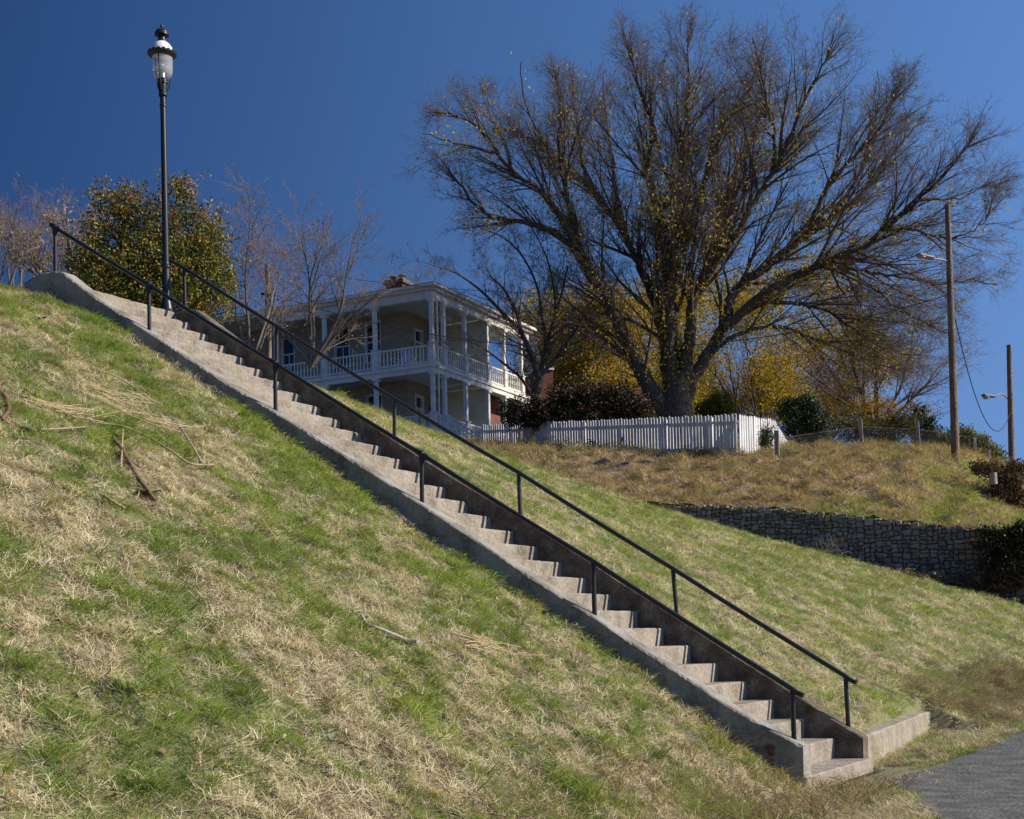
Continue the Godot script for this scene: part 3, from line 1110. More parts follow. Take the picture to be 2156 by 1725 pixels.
func outbuildings() -> void:
	# brick wing at the far left of the house
	var p := hp(18.6, 4.0, 9.7)
	var w := thing("brick_annex", p, "low brick annex with grey eaves behind bare branches, left of the columned house", "building")
	var m := MB.new()
	holed(m, true, 16.3, 22.0, 2.2, 0.3, 9.0, 15.9, [[17.2, 18.2, 13.9, 15.3], [19.4, 20.4, 13.9, 15.3]])
	hbox(m, 16.3, 16.6, 2.5, 8.5, 9.0, 15.9)
	part(m, "wall", M.brick, w)
	for x in [17.2, 19.4]:
		house_window(w, true, x, x + 1.0, 2.28, 13.9, 15.3)
	m = MB.new()
	hbox(m, 16.25, 22.3, 1.8, 8.8, 15.91, 16.15)
	part(m, "eaves", M.fence, w)
	m = MB.new()
	hbox(m, 17.0, 22.0, 3.6, 8.0, 16.151, 17.1)
	part(m, "parapet", M.red_brick, w)
	# low brick building with a chimney behind the shrubs
	p = spd(1130, 880, 72)
	w = thing("brick_outhouse", p, "low red brick outhouse with a square chimney right of the porches", "building")
	m = MB.new()
	m.box(p + Vector3(2.6, 0.0, -2.0), Vector3(3.0, 0, -0.6), Vector3(0, 1.5, 0), Vector3(0.5, 0, 2.2))
	part(m, "wall", M.red_brick, w)
	m = MB.new()
	m.box(p + Vector3(0.3, 1.2, 0.5), Vector3(0.5, 0, -0.08), Vector3(0, 1.15, 0), Vector3(0.1, 0, 0.5))
	var ch := part(m, "chimney", M.red_brick, w)
	m = MB.new()
	m.box(p + Vector3(0.3, 2.40, 0.5), Vector3(0.56, 0, -0.08), Vector3(0, 0.05, 0), Vector3(0.1, 0, 0.57))
	part(m, "cap", M.stone, ch)
	m = MB.new()
	m.tube(PackedVector3Array([p + Vector3(0.4, 2.4, 0.5), p + Vector3(0.4, 3.3, 0.5)]), PackedFloat32Array([0.09, 0.09]), 8, true)
	part(m, "flue", M.galv, ch)
	# white gabled house further back
	p = spd(1350, 860, 84)
	w = thing("white_house", p, "white gabled house showing between the shrubs and the big tree trunk", "house")
	m = MB.new()
	m.box(p + Vector3(0, -0.9, 0), Vector3(2.6, 0, 0), Vector3(0, 1.3, 0), Vector3(0, 0, 2.5))
	m.tri(p + Vector3(-2.6, 0.4, 2.5), p + Vector3(2.6, 0.4, 2.5), p + Vector3(0.2, 1.4, 2.5), Vector3.BACK)
	part(m, "wall", M.white, w)
	for e in [-1.0, 1.0]:
		m = MB.new()
		var q0 := p + Vector3(0.2, 1.52, 0.1)
		var q1 := p + Vector3(3.0 * e, 0.22, 0.1)
		m.box((q0 + q1) / 2, (q1 - q0) / 2, Vector3(0, 0.09, 0), Vector3(0, 0, 2.9))
		part(m, "roof", M.white, w)


# ---------- pipe rails ----------
func rail(called: String, label: String, posts: Array, n: float, ends: Array, joints: Array) -> void:
	var t := thing(called, sn(posts[0][0], n, posts[0][1]), label, "handrail")
	var b := MB.new()
	var pts := PackedVector3Array()
	var rad := PackedFloat32Array()
	var line := [ends[0]]
	for p in posts: line.append([p[2], p[3]])
	line.append(ends[1])
	for k in line.size() - 1:
		for j in 6:
			var f := j / 6.0
			var s := lerpf(line[k][0], line[k + 1][0], f)
			var y := lerpf(line[k][1], line[k + 1][1], f) - 0.008 * sin(f * PI)
			pts.append(sn(s, n, y)); rad.append(0.0235)
	pts.append(sn(line[-1][0], n, line[-1][1])); rad.append(0.0235)
	b.tube(pts, rad, 12, true)
	part(b, "rail", M.rail, t)
	for k in posts.size():
		var p = posts[k]
		b = MB.new()
		b.tube(PackedVector3Array([sn(p[0], n, p[1] - 0.06), sn(p[2], n, p[3])]), PackedFloat32Array([0.0225, 0.0225]), 12)
		part(b, "post", M.rail, t)
		if joints.has(k):
			b = MB.new()
			var d := (sn(1, n, 0.627) - sn(0, n, 0)).normalized()
			var c := sn(p[2], n, p[3])
			b.tube(PackedVector3Array([c - d * 0.085, c - d * 0.07, c + d * 0.07, c + d * 0.085]), PackedFloat32Array([0.026, 0.031, 0.031, 0.026]), 12, true)
			b.tube(PackedVector3Array([c, c + Vector3.DOWN * 0.075, c + Vector3.DOWN * 0.09]), PackedFloat32Array([0.031, 0.031, 0.026]), 12)
			b.ball(c, Vector3(0.04, 0.04, 0.04), 10, 8)
			part(b, "fitting", M.rail, t)

func rails() -> void:
	rail("near_handrail", "black pipe handrail standing on the near stair wall", [[-0.219, 0.477, -0.213, 0.917], [1.661, 1.608, 1.665, 2.112], [3.56, 2.789, 3.551, 3.283], [5.42, 3.928, 5.414, 4.432], [7.248, 5.056, 7.243, 5.563], [8.774, 5.95, 8.766, 6.498]], -1.80, [[-0.31, 0.862], [8.80, 6.518]], [2, 3, 4, 5])
	rail("far_handrail", "black pipe handrail standing on the far stair wall", [[-0.119, 0.46, -0.103, 0.974], [1.67, 1.64, 1.706, 2.125], [3.541, 2.80, 3.551, 3.298], [5.239, 3.85, 5.228, 4.318], [7.016, 4.95, 7.004, 5.436], [8.538, 5.84, 8.543, 6.422]], 0.135, [[-0.21, 0.91], [8.95, 6.67]], [])


# ---------- street lamp ----------
func lamp() -> void:
	var t := 17.75
	var base := spot(166.8, 311.5, t)
	base.y = 5.825
	var l := thing("street_lamp", base, "black cast iron street lamp with a glass lantern at the head of the stairs", "street lamp")
	var o := base
	var m := MB.new()
	m.lathe(o, [[0.105, -0.1], [0.105, 0.03], [0.088, 0.06], [0.082, 0.10], [0.074, 0.13], [0.064, 0.17], [0.06, 0.20], [0.056, 0.23]], 24)
	m.lathe(o, [[0.058, 0.23], [0.054, 0.45], [0.050, 0.60]], 24, 0.12)
	m.lathe(o, [[0.052, 0.60], [0.061, 0.615], [0.061, 0.64], [0.048, 0.66], [0.042, 0.68]], 24)
	part(m, "base", M.iron, l)
	m = MB.new()
	m.lathe(o, [[0.042, 0.68], [0.040, 1.6], [0.0365, 2.74], [0.045, 2.75], [0.045, 2.775], [0.0365, 2.785], [0.037, 2.89]], 20)
	part(m, "pole", M.iron, l)
	m = MB.new()
	m.lathe(o, [[0.05, 2.885], [0.056, 2.90], [0.056, 2.915], [0.05, 2.93]], 20)
	m.lathe(o, [[0.05, 2.93], [0.056, 3.03], [0.052, 3.05]], 32, 0.14)
	m.lathe(o, [[0.052, 3.05], [0.066, 3.055], [0.066, 3.075], [0.06, 3.085], [0.061, 3.12], [0.0, 3.122]], 20)
	part(m, "neck", M.iron, l)
	for k in 3:   # straps from the neck up to the ring
		var an := TAU * k / 3.0 + 3.75
		var d := Vector3(cos(an), 0, sin(an))
		m = MB.new()
		m.tube(PackedVector3Array([o + d * 0.05 + Vector3.UP * 2.96, o + d * 0.085 + Vector3.UP * 3.02, o + d * 0.10 + Vector3.UP * 3.10, o + d * 0.115 + Vector3.UP * 3.20, o + d * 0.142 + Vector3.UP * 3.40]), PackedFloat32Array([0.012, 0.012, 0.009, 0.009, 0.009]), 6, true)
		part(m, "strap", M.iron, l)
	m = MB.new()
	m.lathe(o, [[0.062, 3.115], [0.092, 3.13], [0.118, 3.16], [0.130, 3.20], [0.134, 3.25], [0.134, 3.42]], 28)
	part(m, "glass", M.clear, l)
	m = MB.new()
	m.lathe(o, [[0.036, 3.122], [0.034, 3.20], [0.046, 3.205], [0.046, 3.215], [0.0, 3.216]], 16)
	var bulb := part(m, "socket", M.alu, l)
	m = MB.new()
	m.lathe(o, [[0.012, 3.216], [0.02, 3.26], [0.022, 3.30], [0.0, 3.33]], 12)
	part(m, "bulb", M.opal, bulb)
	m = MB.new()
	m.lathe(o, [[0.05, 3.218], [0.085, 3.228], [0.118, 3.25], [0.117, 3.253], [0.08, 3.236], [0.0, 3.222]], 24)
	part(m, "reflector", M.alu, l)
	m = MB.new()   # scalloped ring
	var prev := []
	var cnt := 108
	for k in cnt + 1:
		var an := TAU * k / cnt
		var d := Vector3(cos(an), 0, -sin(an))
		var sc := absf(sin(an * 9.0)) * 0.022
		var cur := [o + d * 0.136 + Vector3.UP * 3.400, o + d * 0.166 + Vector3.UP * 3.414, o + d * 0.185 + Vector3.UP * 3.436, o + d * 0.191 + Vector3.UP * (3.448 + sc), o + d * 0.186 + Vector3.UP * (3.447 + sc), o + d * 0.175 + Vector3.UP * 3.434, o + d * 0.14 + Vector3.UP * 3.42]
		if k:
			for j in 6:
				m.q(prev[j], prev[j + 1], cur[j + 1], cur[j], [Vector3.DOWN, d + Vector3.DOWN, d, Vector3.UP, -d, Vector3.UP - d][j])
		prev = cur
	part(m, "scalloped_ring", M.iron, l)
	m = MB.new()
	var dome := []
	for k in 9:
		var a := PI / 2 * k / 9.0
		dome.append([0.150 * cos(a), 3.445 + 0.178 * sin(a)])
	dome.append([0.045, 3.622])
	m.lathe(o, dome, 28)
	part(m, "dome", M.opal, l)
	m = MB.new()
	m.lathe(o, [[0.062, 3.605], [0.058, 3.625], [0.047, 3.64], [0.045, 3.70], [0.093, 3.697], [0.093, 3.706], [0.085, 3.74], [0.065, 3.768], [0.035, 3.783], [0.012, 3.788], [0.012, 3.80], [0.020, 3.815], [0.018, 3.83], [0.0, 3.86]], 24)
	part(m, "cap", M.iron, l)


# ---------- fences ----------
func fences() -> void:
	# picket fence: three runs
	var A := Vector3(7.15, 0, -42.0)
	var L := Vector3(-1.0, 0, -53.5)
	var B := Vector3(8.6, 0, -43.8)
	var C := Vector3(10.2, 0, -47.6)
	var w := thing("picket_fence", Vector3(3, upper(15, 29), -47.5), "white picket fence running from the porch steps past the big tree trunk", "fence")
	var pm := []
	for k in 4:
		var m := MB.new()
		var hh := 1.42
		var hw := 0.055
		var th := 0.011
		var prof := [Vector2(-hw, 0), Vector2(-hw, hh - 0.05), Vector2(-hw * 0.75, hh - 0.018), Vector2(-hw * 0.3, hh), Vector2(hw * 0.3, hh), Vector2(hw * 0.75, hh - 0.018), Vector2(hw, hh - 0.05), Vector2(hw, 0)]
		m.col = Color(1, 1, 1) * [1.0, 0.92, 0.97, 0.85][k]
		for j in prof.size():
			var a: Vector2 = prof[j]
			var b: Vector2 = prof[(j + 1) % prof.size()]
			var nn := Vector3(-(b.y - a.y), b.x - a.x, 0)
			m.q(Vector3(a.x, a.y, -th), Vector3(b.x, b.y, -th), Vector3(b.x, b.y, th), Vector3(a.x, a.y, th), nn)
		for z in [-th, th]:
			for j in range(1, prof.size() - 1):
				m.tri(Vector3(prof[0].x, prof[0].y, z), Vector3(prof[j].x, prof[j].y, z), Vector3(prof[j + 1].x, prof[j + 1].y, z), Vector3(0, 0, z))
		pm.append(m.mesh())
	var r := RandomNumberGenerator.new()
	r.seed = 19
	var gap := 0.152
	var yA := spot(743, 453.8, 42.0).y - 0.16
	var yL := spot(484, 440.0, 53.5).y - 0.80
	var runs := [[L, A, yL, yA], [A, B, yA, yA + 0.1], [B, C, yA + 0.1, yA - 0.75]]
	for ru in runs:
		var p: Vector3 = ru[0]
		var q: Vector3 = ru[1]
		var cnt := int((q - p).length() / gap)
		var d := (q - p).normalized()
		var out := d.cross(Vector3.UP).normalized()     # towards the viewer
		if out.dot(-p) < 0: out = -out
		for k in cnt:
			var f := (k + 0.5) / cnt
			var o := p.lerp(q, f)
			o.y = lerpf(ru[2], ru[3], f) + 0.02 * nz2.get_noise_1d(k * 0.7) - 0.02
			if ru == runs[0] and r.randf() < 0.012: continue
			var bs := Basis(d, Vector3.UP, -out if d.cross(Vector3.UP).dot(-out) > 0 else out)
			bs = Basis(out, r.randf_range(-0.014, 0.014)) * bs
			put(pm[r.randi() % 4], "picket", M.fence, w, Transform3D(bs.scaled_local(Vector3(1, r.randf_range(0.985, 1.015), 1)), o + out * 0.03))
		for yy in [0.32, 1.16]:
			var m := MB.new()
			var a := Vector3(p.x, ru[2] + yy, p.z) - out * 0.012
			var b := Vector3(q.x, ru[3] + yy, q.z) - out * 0.012
			m.box((a + b) / 2, (b - a) / 2, Vector3.UP * 0.045, out * 0.02)
			part(m, "rail", M.fence, w)
		for k in int(cnt / 14.0) + 1:
			var o := p.lerp(q, minf(1.0, k * 14.0 / cnt))
			var m := MB.new()
			m.box(Vector3(o.x, lerpf(ru[2], ru[3], minf(1.0, k * 14.0 / cnt)) + 0.58, o.z) - out * 0.085, d * 0.045, Vector3.UP * 0.74, out * 0.045)
			part(m, "post", M.fence, w)
	# small weathered notice board hung on the pickets, lettering worn off
	var mm := MB.new()
	var sp := L.lerp(A, 0.26)
	var dd := (A - L).normalized()
	var oo := dd.cross(Vector3.UP)
	if oo.dot(-sp) < 0: oo = -oo
	mm.bbox(Vector3(sp.x, lerpf(yL, yA, 0.26) + 1.15, sp.z) + oo * 0.06, dd * 0.22, Vector3.UP * 0.09, oo * 0.012, 0.004)
	tag(part(mm, "small_board", M.post), "small blank grey board hung near the top of the white pickets", "board")
	# three old wooden posts with chain link
	var posts := [[777.3, 464.0, 41.5, 430.5, 0.06, "darkest weathered wooden fence post, just right of the picket fence corner"], [862.5, 451.0, 43.5, 419.0, 0.058, "sunlit grey wooden fence post, the middle one of the chain link run"], [919.5, 453.0, 44.5, 421.0, 0.058, "leaning grey wooden fence post, the one nearest the tall utility pole"]]
	var tops := []
	for k in 3:
		var e = posts[k]
		var b := spot(e[0], e[1], e[2])
		var tp := spot(e[0] - (2.6 if k else 0.5), e[3], e[2])
		var m := MB.new()
		m.bbox((b + tp) / 2 + Vector3.DOWN * 0.15, Vector3(e[4], 0, 0.02), (tp - b) / 2 + Vector3.UP * 0.15, Vector3(-0.02, 0, e[4]), 0.008)
		tag(part(m, "wooden_fence_post", M.post), e[5], "fence post", "old wooden fence posts")
		tops.append([b, tp])
	var cl := MB.new()
	var c0: Vector3 = tops[0][0]
	tops.append([spot(985, 462, 46), spot(982, 436, 46)])
	for k in 3:
		var b0: Vector3 = tops[k][0] + Vector3(0, 0, -0.1)
		var b1: Vector3 = tops[k + 1][0] + Vector3(0, 0, -0.1)
		var len := (b1 - b0).length()
		var hgt := 0.80
		var st := 0.075
		var cnt2 := int((len + hgt) / st)
		for sgn in [1.0, -1.0]:
			for j in cnt2:
				var x0 := j * st - hgt
				var a := Vector2(maxf(x0, 0.0), maxf(0.0, -x0))
				var z := Vector2(minf(x0 + hgt, len), minf(hgt, len - x0))
				if z.x <= a.x: continue
				if sgn < 0: a.y = hgt - a.y; z.y = hgt - z.y
				cl.tube(PackedVector3Array([b0.lerp(b1, a.x / len) + Vector3.UP * a.y, b0.lerp(b1, z.x / len) + Vector3.UP * z.y]), PackedFloat32Array([0.003, 0.003]), 3)
		cl.tube(PackedVector3Array([b0 + Vector3.UP * hgt, b1 + Vector3.UP * hgt]), PackedFloat32Array([0.006, 0.006]), 4)
	tag(part(cl, "chain_link_mesh", M.mesh_wire), "sagging grey chain link mesh stretched between the old wooden posts", "fence")


# ---------- poles, street lights and wires ----------
func pole_mesh(b: Vector3, t: Vector3, r0: float, r1: float) -> MB:
	var m := MB.new()
	var pts := PackedVector3Array()
	var rad := PackedFloat32Array()
	for k in 13:
		pts.append(b.lerp(t, k / 12.0)); rad.append(lerpf(r0, r1, k / 12.0))
	m.tube(pts, rad, 14, true)
	return m

func street_light(par: Node, root: Vector3, head: Vector3, sag: float, bowl := 0.11) -> void:
	var m := MB.new()
	var pts := PackedVector3Array()
	var rad := PackedFloat32Array()
	for k in 9:
		var f := k / 8.0
		pts.append(root.lerp(head, f) + Vector3.UP * sag * sin(f * PI) * (1 - f * 0.3)); rad.append(0.028)
	m.tube(pts, rad, 8)
	part(m, "arm", M.lamp_grey, par)
	m = MB.new()
	var d := (head - root)
	d.y = 0
	d = d.normalized()
	var sd := d.cross(Vector3.UP)
	m.bbox(head + d * 0.28 + Vector3.UP * 0.03, d * 0.36, Vector3.UP * 0.05, sd * 0.11, 0.035)
	var hd := part(m, "head", M.lamp_grey, par)
	m = MB.new()
	m.ball(head + d * 0.46 - Vector3.UP * 0.02, Vector3(0.14, bowl, 0.10), 10, 6)
	part(m, "glass_bowl", M.bowl, hd)

func wire(called: String, label: String, a: Vector3, b: Vector3, sag: float, r: float) -> void:
	var m := MB.new()
	var pts := PackedVector3Array()
	var rad := PackedFloat32Array()
	for k in 25:
		var f := k / 24.0
		pts.append(a.lerp(b, f) + Vector3.DOWN * sag * 4.0 * f * (1 - f)); rad.append(r)
	m.tube(pts, rad, 5)
	tag(part(m, called, M.wire), label, "wire", "overhead wires")

func poles() -> void:
	var b := spot(268.6, 366, 45)
	var t := spot(267.4, 264.5, 45)
	var p := thing("short_utility_pole", b, "short brown wooden pole standing before the left end of the brick house", "utility pole")
	part(pole_mesh(b + Vector3.DOWN * 1.5, t, 0.105, 0.09), "shaft", M.pole, p)
	var m := MB.new()
	var cr := spot(267.8, 294.5, 45)
	m.box(cr, Vector3(0.19, -0.03, 0.02), Vector3(0, 0.018, 0), Vector3(0, 0, 0.12))
	m.ball(cr + Vector3(-0.2, 0.02, 0), Vector3(0.035, 0.05, 0.035), 6, 4)
	part(m, "bracket", M.wire, p)
	var wa := cr + Vector3(0.15, 0, 0)
	b = spot(955.5, 456, 41)
	t = spot(947.5, 204.5, 41)
	p = thing("tall_utility_pole", b, "tall weathered utility pole rising from the right end of the brown slope", "utility pole")
	part(pole_mesh(b + Vector3.DOWN * 0.6, t, 0.128, 0.082), "shaft", M.pole, p)
	street_light(p, spot(948.3, 261.5, 41), spot(931.0, 258.8, 40.5), 0.03, 0.05)
	var pt := t
	var b2 := spot(1011.8, 469, 54)
	var t2 := spot(1009.0, 345.0, 54)
	p = thing("far_utility_pole", b2, "thin utility pole at the right edge carrying a cobra head street light", "utility pole")
	part(pole_mesh(b2 + Vector3.DOWN * 0.6, t2, 0.13, 0.095), "shaft", M.pole, p)
	street_light(p, spot(1009.0, 400.5, 54), spot(993.5, 397.2, 53.5), 0.22)
	var wb := spot(951.5, 294, 41)
	wire("power_line", "upper black wire crossing in front of the porch to the tall pole", wa + Vector3(0, 0.9, 0), spot(949.5, 268, 41), 0.85, 0.009)
	wire("power_line", "lower black wire sagging across the porch columns to the tall pole", wa, wb, 1.75, 0.014)
	wire("slack_cable", "slack cable hanging from the tall pole to the far street light pole", spot(952.4, 306, 41), spot(1010.5, 412, 54), 2.0, 0.016)


# ---------- trees ----------
func rv() -> Vector3:
	return Vector3(rng.randf() - 0.5, rng.randf() - 0.5, rng.randf() - 0.5) * 2.0

func perp(d: Vector3) -> Vector3:
	var p := d.cross(rv())
	while p.length() < 0.05:
		p = d.cross(rv())
	return p.normalized()

# P: seg, jit, up, ang, ratio, gap, sides, thin per level; sprays collects twig places, nodes collects leaf places
func grow(b: MB, p: Vector3, dir: Vector3, len: float, r0: float, lvl: int, P: Dictionary, sprays: Array, nodes: Array) -> void:
	var seg: float = P.seg[lvl]
	var k := maxi(2, int(ceil(len / seg)))
	var sl := len / k
	var pts := PackedVector3Array([p])
	var rad := PackedFloat32Array([r0])
	var d := dir.normalized()
	var dirs := [d]
	for j in k:
		d = (d + rv() * P.jit[lvl] + Vector3.UP * P.up[lvl] * sl).normalized()
		if P.has("mid"):
			var e: Vector3 = (p + d * sl - P.mid) / P.dome
			if pow(absf(e.x), 2.6) + pow(absf(e.y), 2.6) + pow(absf(e.z), 2.6) > 1.0:
				if j < 1: return
				k = j
				break
		p += d * sl
		pts.append(p)
		rad.append(maxf(r0 * (1.0 - 0.85 * (j + 1.0) / k), 0.004))
		dirs.append(d)
	b.tube(pts, rad, P.sides[lvl])
	var last: bool = lvl >= P.max
	for j in range(1, k + 1):
		nodes.append(pts[j])
		if last:
			if rng.randf() < P.get("thin", 0.0): continue
			for e in P.sprays:
				var sd: Vector3 = (dirs[j] + perp(dirs[j]) * rng.randf_range(0.2, 0.9) * P.get("spread", 1.0) + Vector3.UP * 0.08).normalized()
				sprays.append([pts[j].lerp(pts[j - 1], rng.randf()), sd])
		else:
			var cnt := int(P.kids[lvl]) + (1 if rng.randf() < fmod(P.kids[lvl], 1.0) else 0)
			if float(j) / k < P.bare[lvl]:
				cnt = 0
			for e in cnt:
				var f := rng.randf()
				var o: Vector3 = pts[j].lerp(pts[j - 1], f)
				var cd: Vector3 = (dirs[j] * cos(P.ang[lvl]) + perp(dirs[j]) * sin(P.ang[lvl])).normalized()
				var cl: float = len * P.ratio[lvl] * rng.randf_range(0.6, 1.15) * (1.15 - 0.6 * float(j) / k)
				grow(b, o, cd, cl, maxf(0.005, rad[j] * 0.62), lvl + 1, P, sprays, nodes)
	if last or true:
		sprays.append([pts[k], d])

func spray_mesh(seed_: int, len: float, kids: int, r: float) -> ArrayMesh:
	var g := RandomNumberGenerator.new()
	g.seed = seed_
	var m := MB.new()
	var pts := PackedVector3Array()
	var rad := PackedFloat32Array()
	var d := Vector3.UP
	var p := Vector3.ZERO
	for k in 5:
		pts.append(p); rad.append(r * (1.0 - 0.17 * k))
		d = (d + Vector3(g.randf() - 0.5, 0, g.randf() - 0.5) * 0.5).normalized()
		p += d * len / 4.0
	m.tube(pts, rad, 3)
	for k in kids:
		var f := g.randf_range(0.1, 0.95) * 3.99
		var o := pts[int(f)].lerp(pts[int(f) + 1], fmod(f, 1.0))
		var an := g.randf() * TAU
		var dd := Vector3(cos(an), g.randf_range(0.5, 1.5), sin(an)).normalized()
		var l2 := len * g.randf_range(0.2, 0.5)
		var q := o + dd * l2 * 0.5
		var e := q + (dd + Vector3(g.randf() - 0.5, g.randf() * 0.5, g.randf() - 0.5) * 0.7).normalized() * l2 * 0.5
		m.tube(PackedVector3Array([o, q, e]), PackedFloat32Array([r * 0.7, r * 0.6, r * 0.4]), 3)
	return m.mesh()

func leaf_mesh(fold := 0.25, w := 0.55) -> ArrayMesh:
	var m := MB.new()
	var a := Vector3(0, 0, 0)
	var t := Vector3(0, 1, 0.1)
	var l := Vector3(-w * 0.5, 0.5, fold * 0.3)
	var r := Vector3(w * 0.5, 0.5, fold * 0.3)
	m.tri(a, l, t, Vector3.BACK)
	m.tri(a, t, r, Vector3.BACK)
	return m.mesh()

func basis_up(d: Vector3, sc := 1.0) -> Basis:
	var y := d.normalized()
	var x := perp(y)
	return Basis(x * sc, y * sc, x.cross(y) * sc)

func rand_basis(sc: float) -> Basis:
	return basis_up(rv() + Vector3(0.001, 0, 0), sc)

func scatter_sprays(sprays: Array, variants: Array, mt: Material, par: Node, called: String, sc: Vector2, c0: Color, c1: Color) -> void:
	var per := []
	var pc := []
	for k in variants.size():
		per.append([]); pc.append(PackedColorArray())
	for s in sprays:
		var k := rng.randi() % variants.size()
		per[k].append(Transform3D(basis_up(s[1], rng.randf_range(sc.x, sc.y)), s[0]))
		pc[k].append(c0.lerp(c1, rng.randf()))
	for k in variants.size():
		if per[k].size():
			var o := scatter(called, variants[k], mt, per[k], pc[k], par)
			o.set_meta("kind", "stuff")

func limb_points(raw: Array, t0: float, dz: float) -> PackedVector3Array:
	var pts := PackedVector3Array()
	var c := Curve3D.new()
	var n := raw.size()
	for k in n:
		var f := float(k) / (n - 1)
		var p := spd(raw[k][0], raw[k][1], t0 + dz * f * (0.7 + 0.3 * f))
		c.add_point(p)
	for k in n:
		var tan := (c.get_point_position(mini(k + 1, n - 1)) - c.get_point_position(maxi(k - 1, 0))) / 6.0
		c.set_point_in(k, -tan)
		c.set_point_out(k, tan)
	c.bake_interval = 0.35
	return c.get_baked_points()

func big_tree() -> void:
	var T := 56.0
	var base := spd(1424, 884, T)
	var tree := thing("bare_shade_tree", base, "huge wide spreading bare tree with a thick dark forked trunk and scattered yellow leaves", "tree")
	# [points on the sketch, radius at start, radius at end, depth at start, depth gained to the tip]
	var L := [
		[[[1425, 905], [1424, 884], [1422, 850], [1425, 815], [1426, 785]], 0.85, 0.60, 0, 0.0],
		[[[1415, 890], [1396, 862], [1368, 815], [1330, 745], [1302, 680], [1270, 615], [1240, 568], [1212, 520]], 0.46, 0.30, 0, -1.2],
		[[[1212, 520], [1165, 490], [1120, 470], [1051, 463], [1000, 430], [968, 388]], 0.20, 0.06, -1.2, -1.5],
		[[[1212, 520], [1203, 449], [1190, 390], [1182, 345], [1178, 290], [1180, 227], [1172, 170]], 0.22, 0.05, -1.2, 1.5],
		[[[1212, 520], [1185, 465], [1134, 400], [1079, 362], [1051, 324], [1020, 280], [985, 250], [940, 238]], 0.19, 0.05, -1.2, -2.5],
		[[[1051, 324], [1018, 316], [981, 306], [929, 293], [890, 280]], 0.09, 0.03, -2.8, -1.5],
		[[[1079, 362], [1062, 300], [1035, 250], [1018, 205]], 0.09, 0.03, -2.3, 2.0],
		[[[1418, 862], [1406, 800], [1396, 720], [1375, 630], [1343, 553], [1305, 480], [1277, 442], [1242, 397], [1190, 355], [1138, 303], [1106, 289]], 0.36, 0.07, 0, 2.8],
		[[[1242, 397], [1225, 330], [1215, 260], [1205, 190], [1200, 130]], 0.13, 0.03, 1.8, 1.5],
		[[[1305, 480], [1296, 400], [1290, 330], [1275, 250], [1272, 170]], 0.15, 0.03, 1.2, 3.0],
		[[[1138, 303], [1116, 245], [1100, 190], [1098, 130]], 0.09, 0.03, 2.8, -1.0],
		[[[1420, 850], [1412, 780], [1412, 690], [1413, 581], [1392, 494], [1388, 449], [1364, 366], [1367, 327], [1378, 275], [1350, 200], [1332, 130]], 0.36, 0.05, 0, -3.5],
		[[[1388, 449], [1415, 415], [1434, 395], [1440, 300], [1450, 200], [1448, 100]], 0.16, 0.04, -1.6, -1.0],
		[[[1418, 600], [1420, 540], [1427, 484], [1430, 400], [1432, 334], [1452, 240], [1480, 130]], 0.22, 0.04, 0, 3.5],
		[[[1426, 850], [1428, 780], [1422, 690], [1417, 600], [1440, 512], [1468, 442], [1479, 400], [1503, 296], [1538, 240], [1573, 199], [1602, 110]], 0.36, 0.05, 0, 1.5],
		[[[1432, 855], [1443, 785], [1452, 700], [1463, 623], [1511, 547], [1550, 494], [1574, 449], [1616, 380], [1637, 345], [1661, 296], [1678, 247], [1699, 199], [1738, 130]], 0.42, 0.05, 0, -3.0],
		[[[1626, 366], [1632, 310], [1630, 275], [1612, 200], [1590, 95]], 0.13, 0.03, -1.6, 1.0],
		[[[1463, 623], [1491, 553], [1515, 501], [1529, 432], [1545, 380], [1578, 303], [1598, 258], [1625, 170]], 0.26, 0.05, -0.4, 4.5],
		[[[1434, 868], [1458, 800], [1500, 730], [1530, 670], [1546, 616], [1623, 553], [1692, 501], [1755, 456], [1804, 421], [1850, 362], [1900, 300], [1945, 245]], 0.42, 0.05, 0, 2.5],
		[[[1692, 501], [1740, 400], [1765, 362], [1838, 289], [1880, 215]], 0.18, 0.04, 1.3, -2.0],
		[[[1755, 456], [1800, 380], [1830, 300], [1850, 215], [1848, 150]], 0.13, 0.03, 1.8, 2.0],
		[[[1530, 690], [1575, 645], [1626, 609], [1692, 574], [1769, 536], [1821, 519], [1852, 491], [1891, 463], [1929, 425], [1960, 395], [1995, 360], [2035, 310]], 0.25, 0.05, 0, -4.0],
		[[[1866, 487], [1908, 480], [1957, 494], [1995, 501], [2040, 490], [2075, 465]], 0.11, 0.03, -2.6, 0.5],
		[[[1600, 625], [1640, 585], [1692, 567], [1769, 566], [1838, 574], [1908, 585], [1960, 595], [2000, 596], [2047, 590], [2100, 600]], 0.17, 0.03, 0, 2.0],
		[[[1590, 635], [1680, 640], [1740, 655], [1790, 690], [1840, 720], [1900, 745]], 0.13, 0.03, 0, 3.0],
		[[[1500, 740], [1560, 700], [1640, 688], [1710, 712], [1780, 742], [1860, 770]], 0.13, 0.03, 0, 1.5],
		[[[1769, 566], [1830, 600], [1890, 650], [1950, 680]], 0.10, 0.03, 0.9, -1.0],
		[[[1929, 425], [1985, 420], [2030, 415], [2065, 395]], 0.09, 0.03, -3.3, 1.0],
	]
	var trunk := MB.new()
	var crown := MB.new()
	var sprays := []
	var nodes := []
	var lower := []
	var P := {"seg": [0.5, 0.42, 0.3], "mid": spd(1495, 500, 56.0), "dome": Vector3(13.0, 8.15, 8.8), "spread": 0.9, "thin": 0.55, "jit": [0.14, 0.20, 0.26], "up": [0.02, 0.02, 0.02], "ang": [0.40, 0.45, 0.5], "ratio": [0.55, 0.5, 0.5], "kids": [1.0, 0.95, 1], "bare": [0.2, 0.0, 0.0], "sides": [4, 3, 3], "max": 2, "sprays": 1}
